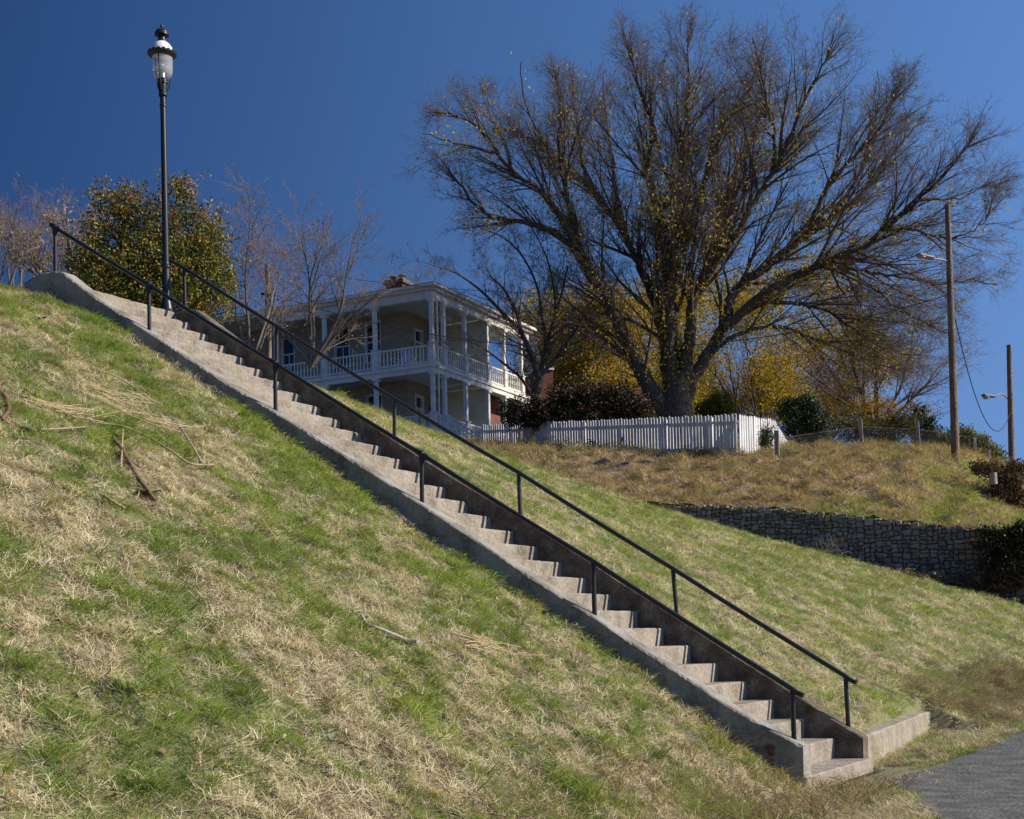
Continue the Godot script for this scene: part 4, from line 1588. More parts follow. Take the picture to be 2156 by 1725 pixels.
	var P4 := {"seg": [0.6, 0.45, 0.38, 0.3], "mid": spd(1495, 500, 56.0), "dome": Vector3(13.0, 8.15, 8.8), "spread": 0.9, "thin": 0.55, "jit": [0.12, 0.17, 0.24, 0.26], "up": [0.01, 0.01, 0.02, 0.02], "ang": [0.42, 0.48, 0.5, 0.5], "ratio": [0.52, 0.52, 0.5, 0.5], "kids": [1.15, 0.95, 0.8, 1], "bare": [0.12, 0.0, 0.0, 0.0], "sides": [6, 4, 3, 3], "max": 2, "sprays": 1}
	var mid := spd(1500, 490, T)
	for k in L.size():
		var e = L[k]
		var pts := limb_points(e[0], T + e[3], e[4])
		var rad := PackedFloat32Array()
		var m := pts.size()
		for j in m:
			var f := float(j) / (m - 1)
			rad.append(maxf(lerpf(e[1] * 0.92, e[2] * 0.7, pow(f, 0.55)), 0.02))
			if j > 0 and j < m - 1 and k > 0:
				pts[j] += rv() * 0.05
		if k == 0:
			for j in m:
				rad[j] = lerpf(1.0, 0.52, pow(float(j) / (m - 1), 0.55)) * (1.0 + 0.03 * sin(j * 2.1))
		trunk.tube(pts, rad, 12 if e[1] > 0.15 else 8, true)
		if k == 0: continue
		var d := (pts[m - 1] - pts[m - 2]).normalized()
		var run := 0.0
		for j in range(1, m):
			var f := float(j) / m
			lower.append(pts[j])
			run += 0.35
			if run > 0.75 and f > 0.22 and f < 0.98 and e[1] > 0.1:      # secondary limbs
				run = rng.randf_range(0.0, 0.5)
				var t2 := (pts[j] - pts[j - 1]).normalized()
				var a2 := rng.randf_range(0.25, 0.6)
				var d2 := (t2 * cos(a2) + perp(t2) * sin(a2) + Vector3.UP * 0.12).normalized()
				var l2 := rng.randf_range(2.8, 5.6) * (1.15 - 0.45 * f)
				for z in 5:
					var q := (pts[j] + d2 * (l2 + 1.2) - mid)
					if Vector3(q.x / 12.8, q.y / 8.7, q.z / 8.5).length() > 1.0: l2 *= 0.85
				if l2 > 0.9:
					grow(crown, pts[j], d2, l2, minf(rad[j] * 0.6, 0.022 + 0.013 * l2), 0, P4, sprays, nodes)
			var start := 0.42 if e[1] > 0.3 else 0.18
			if f < start: continue
			var td := (pts[j] - pts[j - 1]).normalized()
			var nb := 1 if rng.randf() < 0.26 else 0
			for z in nb:
				var a := rng.randf_range(0.3, 0.7)
				var cd := (td * cos(a) + perp(td) * sin(a) + Vector3.UP * 0.08).normalized()
				grow(crown, pts[j], cd, rng.randf_range(1.3, 3.0) * (1.15 - 0.55 * f), maxf(0.016, minf(0.06, rad[j] * 0.42)), 0, P, sprays, nodes)
		for z in 5:
			grow(crown, pts[m - 1], (d + rv() * 0.3 + Vector3.UP * 0.06), rng.randf_range(0.8, 1.5), maxf(0.018, e[2] * 0.8), 0, P, sprays, nodes)
	part(trunk, "trunk", M.bark, tree)
	part(crown, "branches", M.twig, tree)
	print("big tree sprays ", sprays.size(), " nodes ", nodes.size(), " verts ", crown.v.size())
	var va := []
	for k in 5: va.append(spray_mesh(100 + k, 0.75, 6, 0.0055))
	M.spray = mat(1, 1, 1, 0.9)
	scatter_sprays(sprays, va, M.spray, tree, "twigs", Vector2(0.6, 1.2), Color(0.115, 0.09, 0.074), Color(0.19, 0.148, 0.112))
	# yellow leaves along the inner limbs
	var xs := []
	var cs := PackedColorArray()
	for k in 60000:
		var o: Vector3
		if k % 5 < 2:
			o = lower[rng.randi() % lower.size()] + rv() * 0.55
		else:
			o = nodes[rng.randi() % nodes.size()] + rv() * 0.3
		var px := o - base
		var hgt := px.y
		if rng.randf() < clampf((hgt - 6.0) / 9.0, 0.0, 0.9): continue
		if rng.randf() < clampf((absf(px.x + 0.5) - 5.5) / 7.0, 0.0, 0.85): continue
		if nz.get_noise_3d(o.x * 0.3, o.y * 0.3, o.z * 0.3) < -0.22: continue
		xs.append(Transform3D(rand_basis(rng.randf_range(0.09, 0.17)), o))
		cs.append(Color(0.74, 0.52, 0.04).lerp(Color(0.50, 0.44, 0.07), rng.randf()).lerp(Color(0.30, 0.14, 0.03), rng.randf() * 0.35))
	print("leaves ", xs.size())
	scatter("yellow_leaves", leaf_mesh(), M.leaf, xs, cs, tree).set_meta("kind", "stuff")

# a leafless tree grown from a few stems
func bare_tree(called: String, base: Vector3, stems: Array, label: String, P: Dictionary, r0: float, mt: Material, c0: Color, c1: Color, spr: Array, sc := Vector2(0.7, 1.3)) -> Array:
	var tree := thing(called, base, label, "tree")
	var trunk := MB.new()
	var sprays := []
	var nodes := []
	for s in stems:
		grow(trunk, base + (s[2] if s.size() > 2 else Vector3.ZERO), s[0], s[1], r0 * rng.randf_range(0.8, 1.1), 0, P, sprays, nodes)
	part(trunk, "trunk", mt, tree)
	scatter_sprays(sprays, spr, M.spray, tree, "crown", sc, c0, c1)
	return [tree, nodes, sprays]

func leaves_on(tree: Node, called: String, nodes: Array, cnt: int, size: Vector2, spread: float, c0: Color, c1: Color, mesh: Mesh, mt: Material, droop := false) -> void:
	var xs := []
	var cs := PackedColorArray()
	for k in cnt:
		var o: Vector3 = nodes[rng.randi() % nodes.size()] + rv() * spread
		var b := rand_basis(rng.randf_range(size.x, size.y))
		if droop:
			b = basis_up(Vector3(rng.randf() - 0.5, -1.6, rng.randf() - 0.5), rng.randf_range(size.x, size.y))
		xs.append(Transform3D(b, o))
		cs.append(c0.lerp(c1, rng.randf()))
	scatter(called, mesh, mt, xs, cs, tree).set_meta("kind", "stuff")

func other_trees() -> void:
	var fine := []
	for k in 4: fine.append(spray_mesh(200 + k, 0.55, 6, 0.0045))
	var P := {"seg": [0.35, 0.28, 0.22, 0.2], "jit": [0.16, 0.22, 0.26, 0.3], "up": [0.05, 0.08, 0.1, 0.1], "ang": [0.6, 0.65, 0.7, 0.7], "ratio": [0.55, 0.55, 0.5, 0.5], "kids": [1.0, 0.9, 0.8, 0.8], "bare": [0.3, 0.1, 0.0, 0.0], "sides": [6, 4, 3, 3], "max": 2, "sprays": 1}
	# pod tree at the house's right end
	var b := spd(1133, 912, 54.6)
	var tree := thing("pod_tree", b, "small dark leafless tree hung with brown seed pods, between the porch and the big tree", "tree")
	var tm := MB.new()
	var sprays := []
	var nodes := []
	var LL := [
		[[[1130, 915], [1126, 880], [1128, 840], [1135, 800]], 0.24, 0.17],
		[[[1135, 800], [1118, 745], [1098, 700], [1088, 660], [1062, 610], [1030, 580]], 0.14, 0.03],
		[[[1098, 700], [1060, 660], [1010, 610], [960, 575], [915, 560]], 0.08, 0.02],
		[[[1128, 850], [1100, 800], [1060, 765], [1020, 735], [985, 715]], 0.08, 0.02],
		[[[1135, 800], [1150, 730], [1170, 660], [1185, 610], [1195, 560]], 0.13, 0.03],
		[[[1150, 730], [1140, 660], [1130, 600], [1100, 540], [1060, 500], [1010, 480]], 0.08, 0.02],
		[[[1140, 790], [1180, 740], [1215, 690], [1240, 640], [1270, 620]], 0.09, 0.02],
		[[[1170, 660], [1165, 600], [1150, 540], [1120, 480]], 0.06, 0.02],
	]
	var P2 := P.duplicate(true)
	P2.up = [0.12, 0.1, 0.05, 0.05]
	for k in LL.size():
		var e = LL[k]
		var pts := limb_points(e[0], 54.6, [0.0, -1.0, -2.0, -1.2, 1.0, 0.8, 0.5, 1.6][k])
		var rad := PackedFloat32Array()
		for j in pts.size(): rad.append(lerpf(e[1], e[2], float(j) / (pts.size() - 1)))
		tm.tube(pts, rad, 8)
		if k:
			for j in range(2, pts.size()):
				var td := (pts[j] - pts[j - 1]).normalized()
				var cd := (td + perp(td) * 0.8).normalized()
				if rng.randf() < 0.8:
					grow(tm, pts[j], cd, rng.randf_range(1.0, 1.9), maxf(0.012, rad[j] * 0.4), 0, P2, sprays, nodes)
	part(tm, "trunk", M.bark, tree)
	M.spray = M.spray if M.has("spray") else mat(1, 1, 1, 0.9)
	scatter_sprays(sprays, fine, M.spray, tree, "twigs", Vector2(0.5, 0.9), Color(0.10, 0.075, 0.06), Color(0.15, 0.11, 0.085))
	leaves_on(tree, "seed_pods", nodes, 1500, Vector2(0.10, 0.19), 0.3, Color(0.16, 0.075, 0.04), Color(0.26, 0.13, 0.07), leaf_mesh(0.1, 0.22), M.leaf, true)
	# grey multi-stemmed trees left of the house
	var Pg := {"seg": [0.3, 0.24, 0.2, 0.2], "jit": [0.15, 0.2, 0.24, 0.3], "up": [0.02, 0.14, 0.16, 0.1], "ang": [0.5, 0.55, 0.6, 0.7], "ratio": [0.55, 0.52, 0.5, 0.5], "kids": [0.8, 0.85, 0.8, 0.8], "bare": [0.22, 0.1, 0.0, 0.0], "sides": [6, 4, 3, 3], "max": 2, "sprays": 1}
	b = spd(655, 772, 34)
	var g := bare_tree("grey_bare_tree", b, [[Vector3(-0.45, 1, 0.1), 3.1], [Vector3(0.15, 1, -0.2), 3.5], [Vector3(0.6, 1, 0.2), 3.3], [Vector3(-0.1, 1, 0.3), 2.9], [Vector3(1.1, 1, 0.0), 2.6]], "pale grey leafless tree with several stems, just left of the porch columns", Pg, 0.055, M.bark_grey, Color(0.22, 0.17, 0.145), Color(0.30, 0.235, 0.19), fine, Vector2(0.5, 1.0))
	leaves_on(g[0], "dry_leaves", g[1], 500, Vector2(0.05, 0.09), 0.15, Color(0.28, 0.15, 0.08), Color(0.38, 0.22, 0.12), leaf_mesh(), M.leaf)
	b = spd(528, 770, 30)
	g = bare_tree("grey_bare_tree", b, [[Vector3(-0.4, 1, 0.1), 3.1], [Vector3(0.3, 1, -0.2), 2.8], [Vector3(0.0, 1, 0.3), 3.3], [Vector3(0.7, 1, 0.1), 2.3]], "slender leafless tree between the berry tree and the short brown pole", Pg, 0.045, M.bark_grey, Color(0.20, 0.15, 0.13), Color(0.28, 0.20, 0.17), fine, Vector2(0.5, 1.0))
	leaves_on(g[0], "dry_leaves", g[1], 420, Vector2(0.05, 0.08), 0.15, Color(0.30, 0.15, 0.08), Color(0.38, 0.22, 0.12), leaf_mesh(), M.leaf)
	# behind the berry tree, left
	b = spd(150, 640, 29)
	g = bare_tree("tan_leaved_tree", b, [[Vector3(-0.8, 1, 0.1), 1.8], [Vector3(-0.2, 1, -0.2), 2.0], [Vector3(0.4, 1, 0.2), 1.8], [Vector3(-1.3, 1, 0.1), 1.7], [Vector3(0.1, 1, 0.4), 1.9]], "leafless tree with tan withered leaves at its tips, behind the head of the stairs", Pg, 0.07, M.bark_grey, Color(0.20, 0.15, 0.13), Color(0.28, 0.21, 0.17), fine, Vector2(0.5, 1.0))
	leaves_on(g[0], "withered_leaves", g[1], 1800, Vector2(0.05, 0.10), 0.15, Color(0.42, 0.29, 0.19), Color(0.52, 0.38, 0.26), leaf_mesh(), M.leaf)
	var Pb := Pg.duplicate(true)
	Pb.ang = [0.25, 0.3, 0.35, 0.4]
	Pb.jit = [0.08, 0.1, 0.12, 0.15]
	for e in [[20, 620, 34.0, "grey brush of upright bare stems at the left edge of the picture"], [90, 622, 36.0, "thinner grey brush of bare stems second from the left edge"]]:
		b = spd(e[0], e[1], e[2])
		var st := []
		for k in 9: st.append([Vector3(rng.randf_range(-0.45, 0.45), 1, rng.randf_range(-0.4, 0.4)), rng.randf_range(1.4, 2.0), Vector3(rng.randf_range(-0.9, 0.8), 0, rng.randf_range(-0.5, 0.5))])
		bare_tree("bare_thicket", b, st, e[3], Pb, 0.03, M.bark_grey, Color(0.20, 0.155, 0.14), Color(0.27, 0.21, 0.19), fine, Vector2(0.6, 1.1))
	# orange tinted bare tree behind the chain link
	b = spd(1845, 905, 64)
	var Po := {"seg": [0.6, 0.45, 0.35, 0.3], "jit": [0.13, 0.2, 0.24, 0.3], "up": [0.0, 0.08, 0.1, 0.1], "ang": [0.5, 0.55, 0.6, 0.7], "ratio": [0.55, 0.52, 0.5, 0.5], "kids": [1.1, 1.0, 0.9, 0.8], "bare": [0.15, 0.0, 0.0, 0.0], "sides": [6, 4, 3, 3], "max": 2, "sprays": 1}
	g = bare_tree("brown_bare_tree", b, [[Vector3(-0.9, 1, 0.1), 5.6], [Vector3(-0.35, 1, -0.3), 6.3], [Vector3(0.1, 1, 0.3), 6.6], [Vector3(0.55, 1, -0.1), 6.2], [Vector3(1.1, 1, 0.1), 5.6], [Vector3(-1.5, 0.9, 0), 4.6]], "brown bare multi-stemmed tree with a few orange leaves, left of the tall utility pole", Po, 0.10, M.twig, Color(0.17, 0.10, 0.075), Color(0.25, 0.15, 0.10), fine, Vector2(0.9, 1.5))
	leaves_on(g[0], "orange_leaves", g[1], 2200, Vector2(0.07, 0.12), 0.35, Color(0.42, 0.20, 0.04), Color(0.30, 0.17, 0.05), leaf_mesh(), M.leaf)
	# yellow trees in the distance behind the big trunk
	for e in [[1225, 990, 78.0, 10.0, "ochre leaved tree seen between the pod tree and the big tree's left limb"], [1300, 990, 80.0, 11.5, "amber leaved tree far behind the left limb of the big tree"], [1440, 990, 92.0, 13.5, "golden leaved tree directly behind the big trunk, the tallest of the yellow trees"], [1600, 990, 84.0, 12.5, "thin golden leaved tree right of the big trunk, beyond the picket fence"], [1720, 990, 95.0, 11.5, "sparse ochre tree beyond the dark juniper"]]:
		b = spd(e[0], e[1], e[2])
		var st := []
		for k in 5: st.append([Vector3(rng.randf_range(-0.8, 0.8), 1, rng.randf_range(-0.5, 0.5)), e[3] * rng.randf_range(0.55, 0.8)])
		var Py := Po.duplicate(true)
		Py.ratio = [0.5, 0.5, 0.5, 0.5]
		Py.seg = [0.9, 0.7, 0.5, 0.4]
		g = bare_tree("yellow_leaved_tree", b, st, e[4], Py, 0.12, M.twig, Color(0.17, 0.11, 0.07), Color(0.25, 0.16, 0.10), fine, Vector2(0.9, 1.5))
		var bl := []
		for j in 11: bl.append([b + Vector3(rng.randf_range(-0.42, 0.42), rng.randf_range(0.30, 0.92), rng.randf_range(-0.25, 0.25)) * e[3], Vector3(2.2, 1.5, 1.8)])
		var cl := cloud(bl, 1500, 17, 0.9, Vector2(0.09, 0.20), [Color(0.26, 0.18, 0.04), Color(0.44, 0.30, 0.04), Color(0.58, 0.40, 0.045)])
		scatter("foliage", leaf_mesh(0.25, 0.7), M.leaf, cl[0], cl[1], g[0]).set_meta("kind", "stuff")


# ---------- shrubs and evergreens ----------
# blobs: [centre, radii]; leaves sit in clumps spread through them
func cloud(blobs: Array, clumps: int, per: int, clump_r: float, size: Vector2, ramp: Array) -> Array:
	var xs := []
	var cs := PackedColorArray()
	var vol := []
	var tot := 0.0
	for b in blobs:
		tot += b[1].x * b[1].y * b[1].z
		vol.append(tot)
	var cen := []
	for k in clumps:
		var w := rng.randf() * tot
		var i := 0
		while vol[i] < w: i += 1
		var d := rv().normalized() * pow(rng.randf(), 0.4) * (1.0 + 0.28 * rng.randfn() * rng.randf())
		var c: Vector3 = blobs[i][0] + Vector3(d.x * blobs[i][1].x, d.y * blobs[i][1].y, d.z * blobs[i][1].z)
		cen.append(c)
		var tone := rng.randf()
		for j in per:
			var o := rv() * clump_r * rng.randf()
			xs.append(Transform3D(basis_up(o.normalized() + rv() * 0.8 + Vector3.UP * 0.3, rng.randf_range(size.x, size.y)), c + o))
			var q := clampf(tone * 0.82 + rng.randf() * 0.18, 0, 0.999) * (ramp.size() - 1)
			cs.append((ramp[int(q)] as Color).lerp(ramp[int(q) + 1], fmod(q, 1.0)))
	return [xs, cs, cen]

func shrub(called: String, base: Vector3, label: String, category: String, blobs: Array, clumps: int, per: int, clump_r: float, size: Vector2, ramp: Array, mt: Material, mesh: Mesh, stem_r := 0.03) -> Array:
	var t := thing(called, base, label, category)
	var c := cloud(blobs, clumps, per, clump_r, size, ramp)
	var m := MB.new()
	for k in range(0, c[2].size(), maxi(1, c[2].size() / 60)):
		var e: Vector3 = c[2][k]
		var o := base + Vector3(rng.randf_range(-0.1, 0.1), 0, rng.randf_range(-0.1, 0.1))
		var mid := o.lerp(e, 0.5) + rv() * 0.15 + Vector3.UP * 0.1
		m.tube(PackedVector3Array([o, mid, e]), PackedFloat32Array([stem_r, stem_r * 0.6, stem_r * 0.25]), 5)
	part(m, "stems", M.twig, t)
	scatter("foliage", mesh, mt, c[0], c[1], t).set_meta("kind", "stuff")
	return [t, c]

func shrubs() -> void:
	var lf := leaf_mesh(0.3, 0.6)
	# holly with red berries at the head of the stairs
	var T := 22.5
	var bl := []
	for e in [[245, 560, 95, 110], [390, 560, 90, 115], [320, 600, 150, 90], [235, 445, 62, 55], [375, 430, 42, 62], [385, 395, 26, 34], [430, 520, 58, 90], [180, 570, 45, 70], [300, 470, 80, 60], [440, 620, 60, 60], [275, 415, 34, 30]]:
		var c := spd(e[0], e[1], T)
		var k := T / 2857.0 * 1.1
		bl.append([c, Vector3(e[2] * k, e[3] * k, maxf(0.25, e[2] * k * 0.8))])
	var h := shrub("berry_tree", spd(320, 690, T), "dense green holly tree covered with red berries behind the street lamp", "tree", bl, 3300, 12, 0.12, Vector2(0.04, 0.068), [Color(0.045, 0.065, 0.014), Color(0.115, 0.14, 0.026), Color(0.22, 0.20, 0.035), Color(0.34, 0.21, 0.04)], M.dark_leaf, lf)
	var xs := []
	var cs := PackedColorArray()
	var bm := MB.new()
	bm.ball(Vector3.ZERO, Vector3.ONE, 5, 3)
	for c in h[1][2]:
		var p: Vector3 = c
		var top := clampf((p.y - spd(300, 560, T).y) / 1.3, 0.12, 0.75)
		if rng.randf() < top:
			for j in rng.randi_range(2, 6):
				xs.append(Transform3D(Basis().scaled(Vector3.ONE * rng.randf_range(0.008, 0.013)), p + rv() * 0.09))
				cs.append(Color(0.45, 0.045, 0.02).lerp(Color(0.50, 0.13, 0.03), rng.randf()))
	scatter("berries", bm.mesh(), M.berry, xs, cs, h[0]).set_meta("kind", "stuff")
	# camellia with pink flowers
	T = 50.5
	bl = []
	for e in [[1100, 868, 55, 34], [1200, 852, 60, 42], [1280, 846, 70, 42], [1340, 868, 42, 36], [1240, 880, 90, 28], [1160, 880, 60, 26]]:
		var k := T / 2857.0
		bl.append([spd(e[0], e[1], T), Vector3(e[2] * k, e[3] * k, 0.9)])
	h = shrub("flowering_shrub", spd(1220, 905, T), "dark evergreen shrub dotted with pink flowers behind the left part of the picket fence", "shrub", bl, 2600, 10, 0.16, Vector2(0.07, 0.12), [Color(0.010, 0.016, 0.007), Color(0.022, 0.03, 0.012), Color(0.045, 0.032, 0.018)], M.dark_leaf, lf)
	xs = []; cs = PackedColorArray()
	for c in h[1][2]:
		if rng.randf() < 0.26:
			for j in 6:
				var a := TAU * j / 6
				xs.append(Transform3D(basis_up(Vector3(cos(a), 0.4, sin(a)), 0.045), c + Vector3(0, 0, 0.12)))
				cs.append(Color(0.42, 0.05, 0.10).lerp(Color(0.55, 0.14, 0.2), rng.randf()))
	scatter("flowers", leaf_mesh(0.2, 0.8), M.leaf, xs, cs, h[0]).set_meta("kind", "stuff")
	# others: x, y, rx, ry blobs on the sketch grid
	var list := [
		["juniper", 47.0, [[1690, 880, 48, 50], [1720, 905, 34, 40], [1660, 860, 30, 22], [1690, 845, 26, 18]], "dark green juniper bush right of the picket fence corner", 900, [Color(0.018, 0.03, 0.012), Color(0.04, 0.06, 0.02), Color(0.07, 0.09, 0.03)], Vector2(0.06, 0.11), M.dark_leaf],
		["young_evergreen", 43.2, [[1612, 920, 22, 26], [1600, 938, 30, 14]], "small dark evergreen growing against the sunlit panel of the picket fence", 200, [Color(0.02, 0.035, 0.012), Color(0.05, 0.08, 0.025), Color(0.08, 0.11, 0.03)], Vector2(0.05, 0.09), M.dark_leaf],
		["conical_shrub", 58.0, [[1505, 862, 42, 28], [1515, 845, 26, 24], [1480, 872, 30, 20]], "bright yellow green conical shrub right behind the big trunk", 520, [Color(0.06, 0.075, 0.012), Color(0.14, 0.15, 0.02), Color(0.22, 0.20, 0.03)], Vector2(0.08, 0.13), M.leaf],
		["privet_bush", 48.5, [[1790, 905, 45, 34], [1850, 915, 55, 30], [1900, 900, 40, 38]], "grey green privet bushes standing behind the chain link mesh", 700, [Color(0.035, 0.045, 0.015), Color(0.08, 0.085, 0.025), Color(0.16, 0.11, 0.03)], Vector2(0.06, 0.10), M.leaf],
		["amber_bush", 56.0, [[1840, 870, 60, 40], [1770, 880, 40, 30], [1930, 880, 40, 34]], "amber leaved bush glowing behind the grey green privets", 420, [Color(0.30, 0.15, 0.02), Color(0.42, 0.24, 0.03), Color(0.24, 0.17, 0.04)], Vector2(0.07, 0.12), M.leaf],
		["cedar", 52.0, [[1945, 905, 34, 46], [1965, 930, 30, 34], [1930, 870, 18, 26], [1985, 935, 26, 22]], "dark cedar left of the foot of the tall utility pole", 560, [Color(0.015, 0.026, 0.01), Color(0.035, 0.05, 0.016), Color(0.06, 0.075, 0.02)], Vector2(0.06, 0.11), M.dark_leaf],
		["climbing_vine", 46.5, [[2030, 925, 26, 24], [2060, 940, 28, 26], [2085, 960, 26, 20], [2015, 950, 24, 24], [2105, 978, 18, 14], [1995, 935, 16, 30], [2045, 965, 50, 16]], "leafy green vine heaped over the old fence between the two right utility poles", 1300, [Color(0.06, 0.08, 0.02), Color(0.16, 0.19, 0.05), Color(0.24, 0.20, 0.11), Color(0.30, 0.24, 0.16)], Vector2(0.07, 0.13), M.leaf],
		["bramble_bank", 38.0, [[2120, 1010, 40, 26], [2110, 1050, 34, 30], [2150, 1060, 30, 40], [2140, 985, 24, 14], [2075, 985, 34, 14]], "tangled brown bramble spilling down the bank at the right edge", 1500, [Color(0.10, 0.06, 0.035), Color(0.17, 0.11, 0.07), Color(0.13, 0.12, 0.04)], Vector2(0.05, 0.09), M.straw],
		["ivy_mass", 31.0, [[2085, 1135, 34, 26], [2125, 1150, 40, 40], [2110, 1190, 44, 24], [2160, 1180, 30, 50], [2150, 1120, 30, 22]], "dark ivy covering the right end of the stone wall", 1300, [Color(0.012, 0.016, 0.006), Color(0.03, 0.036, 0.012), Color(0.06, 0.05, 0.022)], Vector2(0.05, 0.085), M.dark_leaf],
		["withered_weeds", 31.5, [[1880, 1212, 50, 8], [1960, 1222, 50, 10], [2040, 1222, 40, 13], [2120, 1232, 50, 13]], "low withered brown weeds along the foot of the stone wall", 420, [Color(0.14, 0.09, 0.055), Color(0.26, 0.18, 0.11), Color(0.34, 0.25, 0.17)], Vector2(0.05, 0.09), M.straw],
	]
	for e in list:
		bl = []
		var k: float = e[1] / 2857.0
		var bx: Vector3
		var lowest := -1.0
		for q in e[2]:
			bl.append([spd(q[0], q[1], e[1]), Vector3(q[2] * k, q[3] * k, maxf(0.3, q[2] * k * 0.7))])
			if q[1] + q[3] > lowest:
				lowest = q[1] + q[3]
				bx = spd(q[0], lowest, e[1])
		shrub(e[0], bx, e[3], "vine" if e[0] == "climbing_vine" else "ivy" if e[0] == "ivy_mass" else "weeds" if e[0] == "withered_weeds" else "shrub", bl, e[4], 9, 0.17 if e[1] > 40 else 0.12, e[6], e[5], e[7], lf, 0.02)
	# pale stakes in the vine
	var stakes := [[2051, 922, 962, "tallest pale stake standing in the vine heap"], [2082, 948, 978, "second pale stake in the vine heap, right of the tallest"], [2103, 962, 990, "third pale stake, near the far utility pole"], [2112, 968, 996, "last dark stub of stake beside the far utility pole"]]
	for q in stakes:
		var p0 := spd(q[0] + 2, q[2], 45.5)
		var p1 := spd(q[0], q[1], 45.5)
		var m := MB.new()
		m.bbox((p0 + p1) / 2, Vector3(0.05, 0, 0), (p1 - p0) / 2, Vector3(0, 0, 0.05), 0.006)
		tag(part(m, "fence_stake", M.post), q[3], "stake", "stakes of the overgrown fence")
	# grey stump on the brown slope
	var sp := spd(2091, 1012, 37.0)
	var sm := MB.new()
	sm.lathe(sp + Vector3.DOWN * 0.1, [[0.12, 0.0], [0.11, 0.15], [0.105, 0.30], [0.10, 0.315], [0.0, 0.32]], 12)
	tag(part(sm, "post_stump", M.post), "short grey cut post stump on the green edge of the upper slope", "stump")
	# creepers at the foot of the picket fence
	for q in [[1245, 940, 15, 22, "leafy creeper climbing the pickets left of the fence middle"], [1315, 938, 12, 24, "taller creeper climbing the middle of the picket fence"], [1178, 950, 10, 16, "small creeper at the pickets near the grass crest"]]:
		var tt := 46.5
		var kk := tt / 2857.0
		shrub("creeper", spd(q[0], q[1] + q[3], tt), q[4], "creeper", [[spd(q[0], q[1], tt), Vector3(q[2] * kk, q[3] * kk, 0.12)], [spd(q[0], q[1] + q[3] * 0.7, tt), Vector3(q[2] * kk * 2.0, q[3] * kk * 0.4, 0.15)]], 55, 6, 0.10, Vector2(0.05, 0.09), [Color(0.02, 0.035, 0.012), Color(0.06, 0.085, 0.02), Color(0.12, 0.15, 0.03)], M.dark_leaf, lf, 0.008)
	# spiky clump and thin dry bush by the fence
	var sy := spd(1435, 955, 45.0)
	var ym := MB.new()
	for k in 70:
		var a := rng.randf() * TAU
		var d := Vector3(cos(a), rng.randf_range(0.5, 1.6), sin(a)).normalized()
		var o := sy + Vector3(rng.randf_range(-0.55, 0.55), 0, rng.randf_range(-0.15, 0.15))
		ym.col = Color(0.03, 0.05, 0.02).lerp(Color(0.08, 0.11, 0.04), rng.randf())
		var sd := d.cross(Vector3.UP).normalized() * 0.012
		ym.tri(o - sd, o + sd, o + d * rng.randf_range(0.22, 0.4), Vector3.BACK)
	tag(part(ym, "spiky_plant", M.dark_leaf), "row of spiky dark leaves at the foot of the picket fence", "plant")
	var db := spd(1502, 950, 43.5)
	var dm := MB.new()
	for k in 16:
		var o := db + Vector3(rng.randf_range(-0.12, 0.12), 0, 0)
		var d := Vector3(rng.randf_range(-0.5, 0.5), 1, rng.randf_range(-0.2, 0.3)).normalized()
		var q := o + d * 0.5 + rv() * 0.05
		dm.tube(PackedVector3Array([o, q, q + (d + rv() * 0.5).normalized() * 0.45]), PackedFloat32Array([0.008, 0.006, 0.003]), 4)
		dm.tube(PackedVector3Array([q, q + (d + rv() * 0.8).normalized() * 0.35]), PackedFloat32Array([0.005, 0.003]), 4)
	tag(part(dm, "dry_bush", M.twig), "thin dry leafless bush in front of the pickets left of the fence corner", "shrub")
	# tangled dead bush against the stone wall
	var tb := spd(1752, 1165, 31.5)
	var tm := MB.new()
	for k in 34:
		var pts := PackedVector3Array()
		var rad := PackedFloat32Array()
		var p := tb + Vector3(rng.randf_range(-0.25, 0.25), -0.05, rng.randf_range(-0.1, 0.15))
		var d := Vector3(rng.randf_range(-0.7, 0.7), 1, rng.randf_range(-0.2, 0.5)).normalized()
		for j in 6:
			pts.append(p); rad.append(0.008 - 0.001 * j)
			d = (d + rv() * 0.45 + Vector3.DOWN * 0.12 * j * 0.5).normalized()
			p += d * 0.11
		tm.tube(pts, rad, 4)
	tag(part(tm, "dead_bush", M.bark_grey), "tangled dead brown bush leaning on the stone wall", "shrub")


# ---------- grass ----------
func blade(m: MB, o: Vector3, d: Vector3, len: float, w: float, bend: float, droop: Vector3) -> void:
	var side := d.cross(Vector3(0.3, 0.2, 0.9) if absf(d.y) > 0.6 else Vector3(0.25 - fmod(len * 1000.0, 0.5), 1.0, 0.1)).normalized() * w
	if side.cross(d).y < 0.0: side = -side
	var p1 := o + d * len * 0.5
	var d2 := (d + droop * bend).normalized()
	var p2 := p1 + d2 * len * 0.5
	var k := m.v.size()
	var nn := (Vector3.UP * 0.55 + side.cross(d).normalized() * 0.6).normalized()
	m.add(o - side, nn); m.add(o + side, nn); m.add(p1 - side * 0.8, nn); m.add(p1 + side * 0.8, nn); m.add(p2, nn)
	m.i.append_array(PackedInt32Array([k, k + 2, k + 1, k + 1, k + 2, k + 3, k + 2, k + 4, k + 3]))

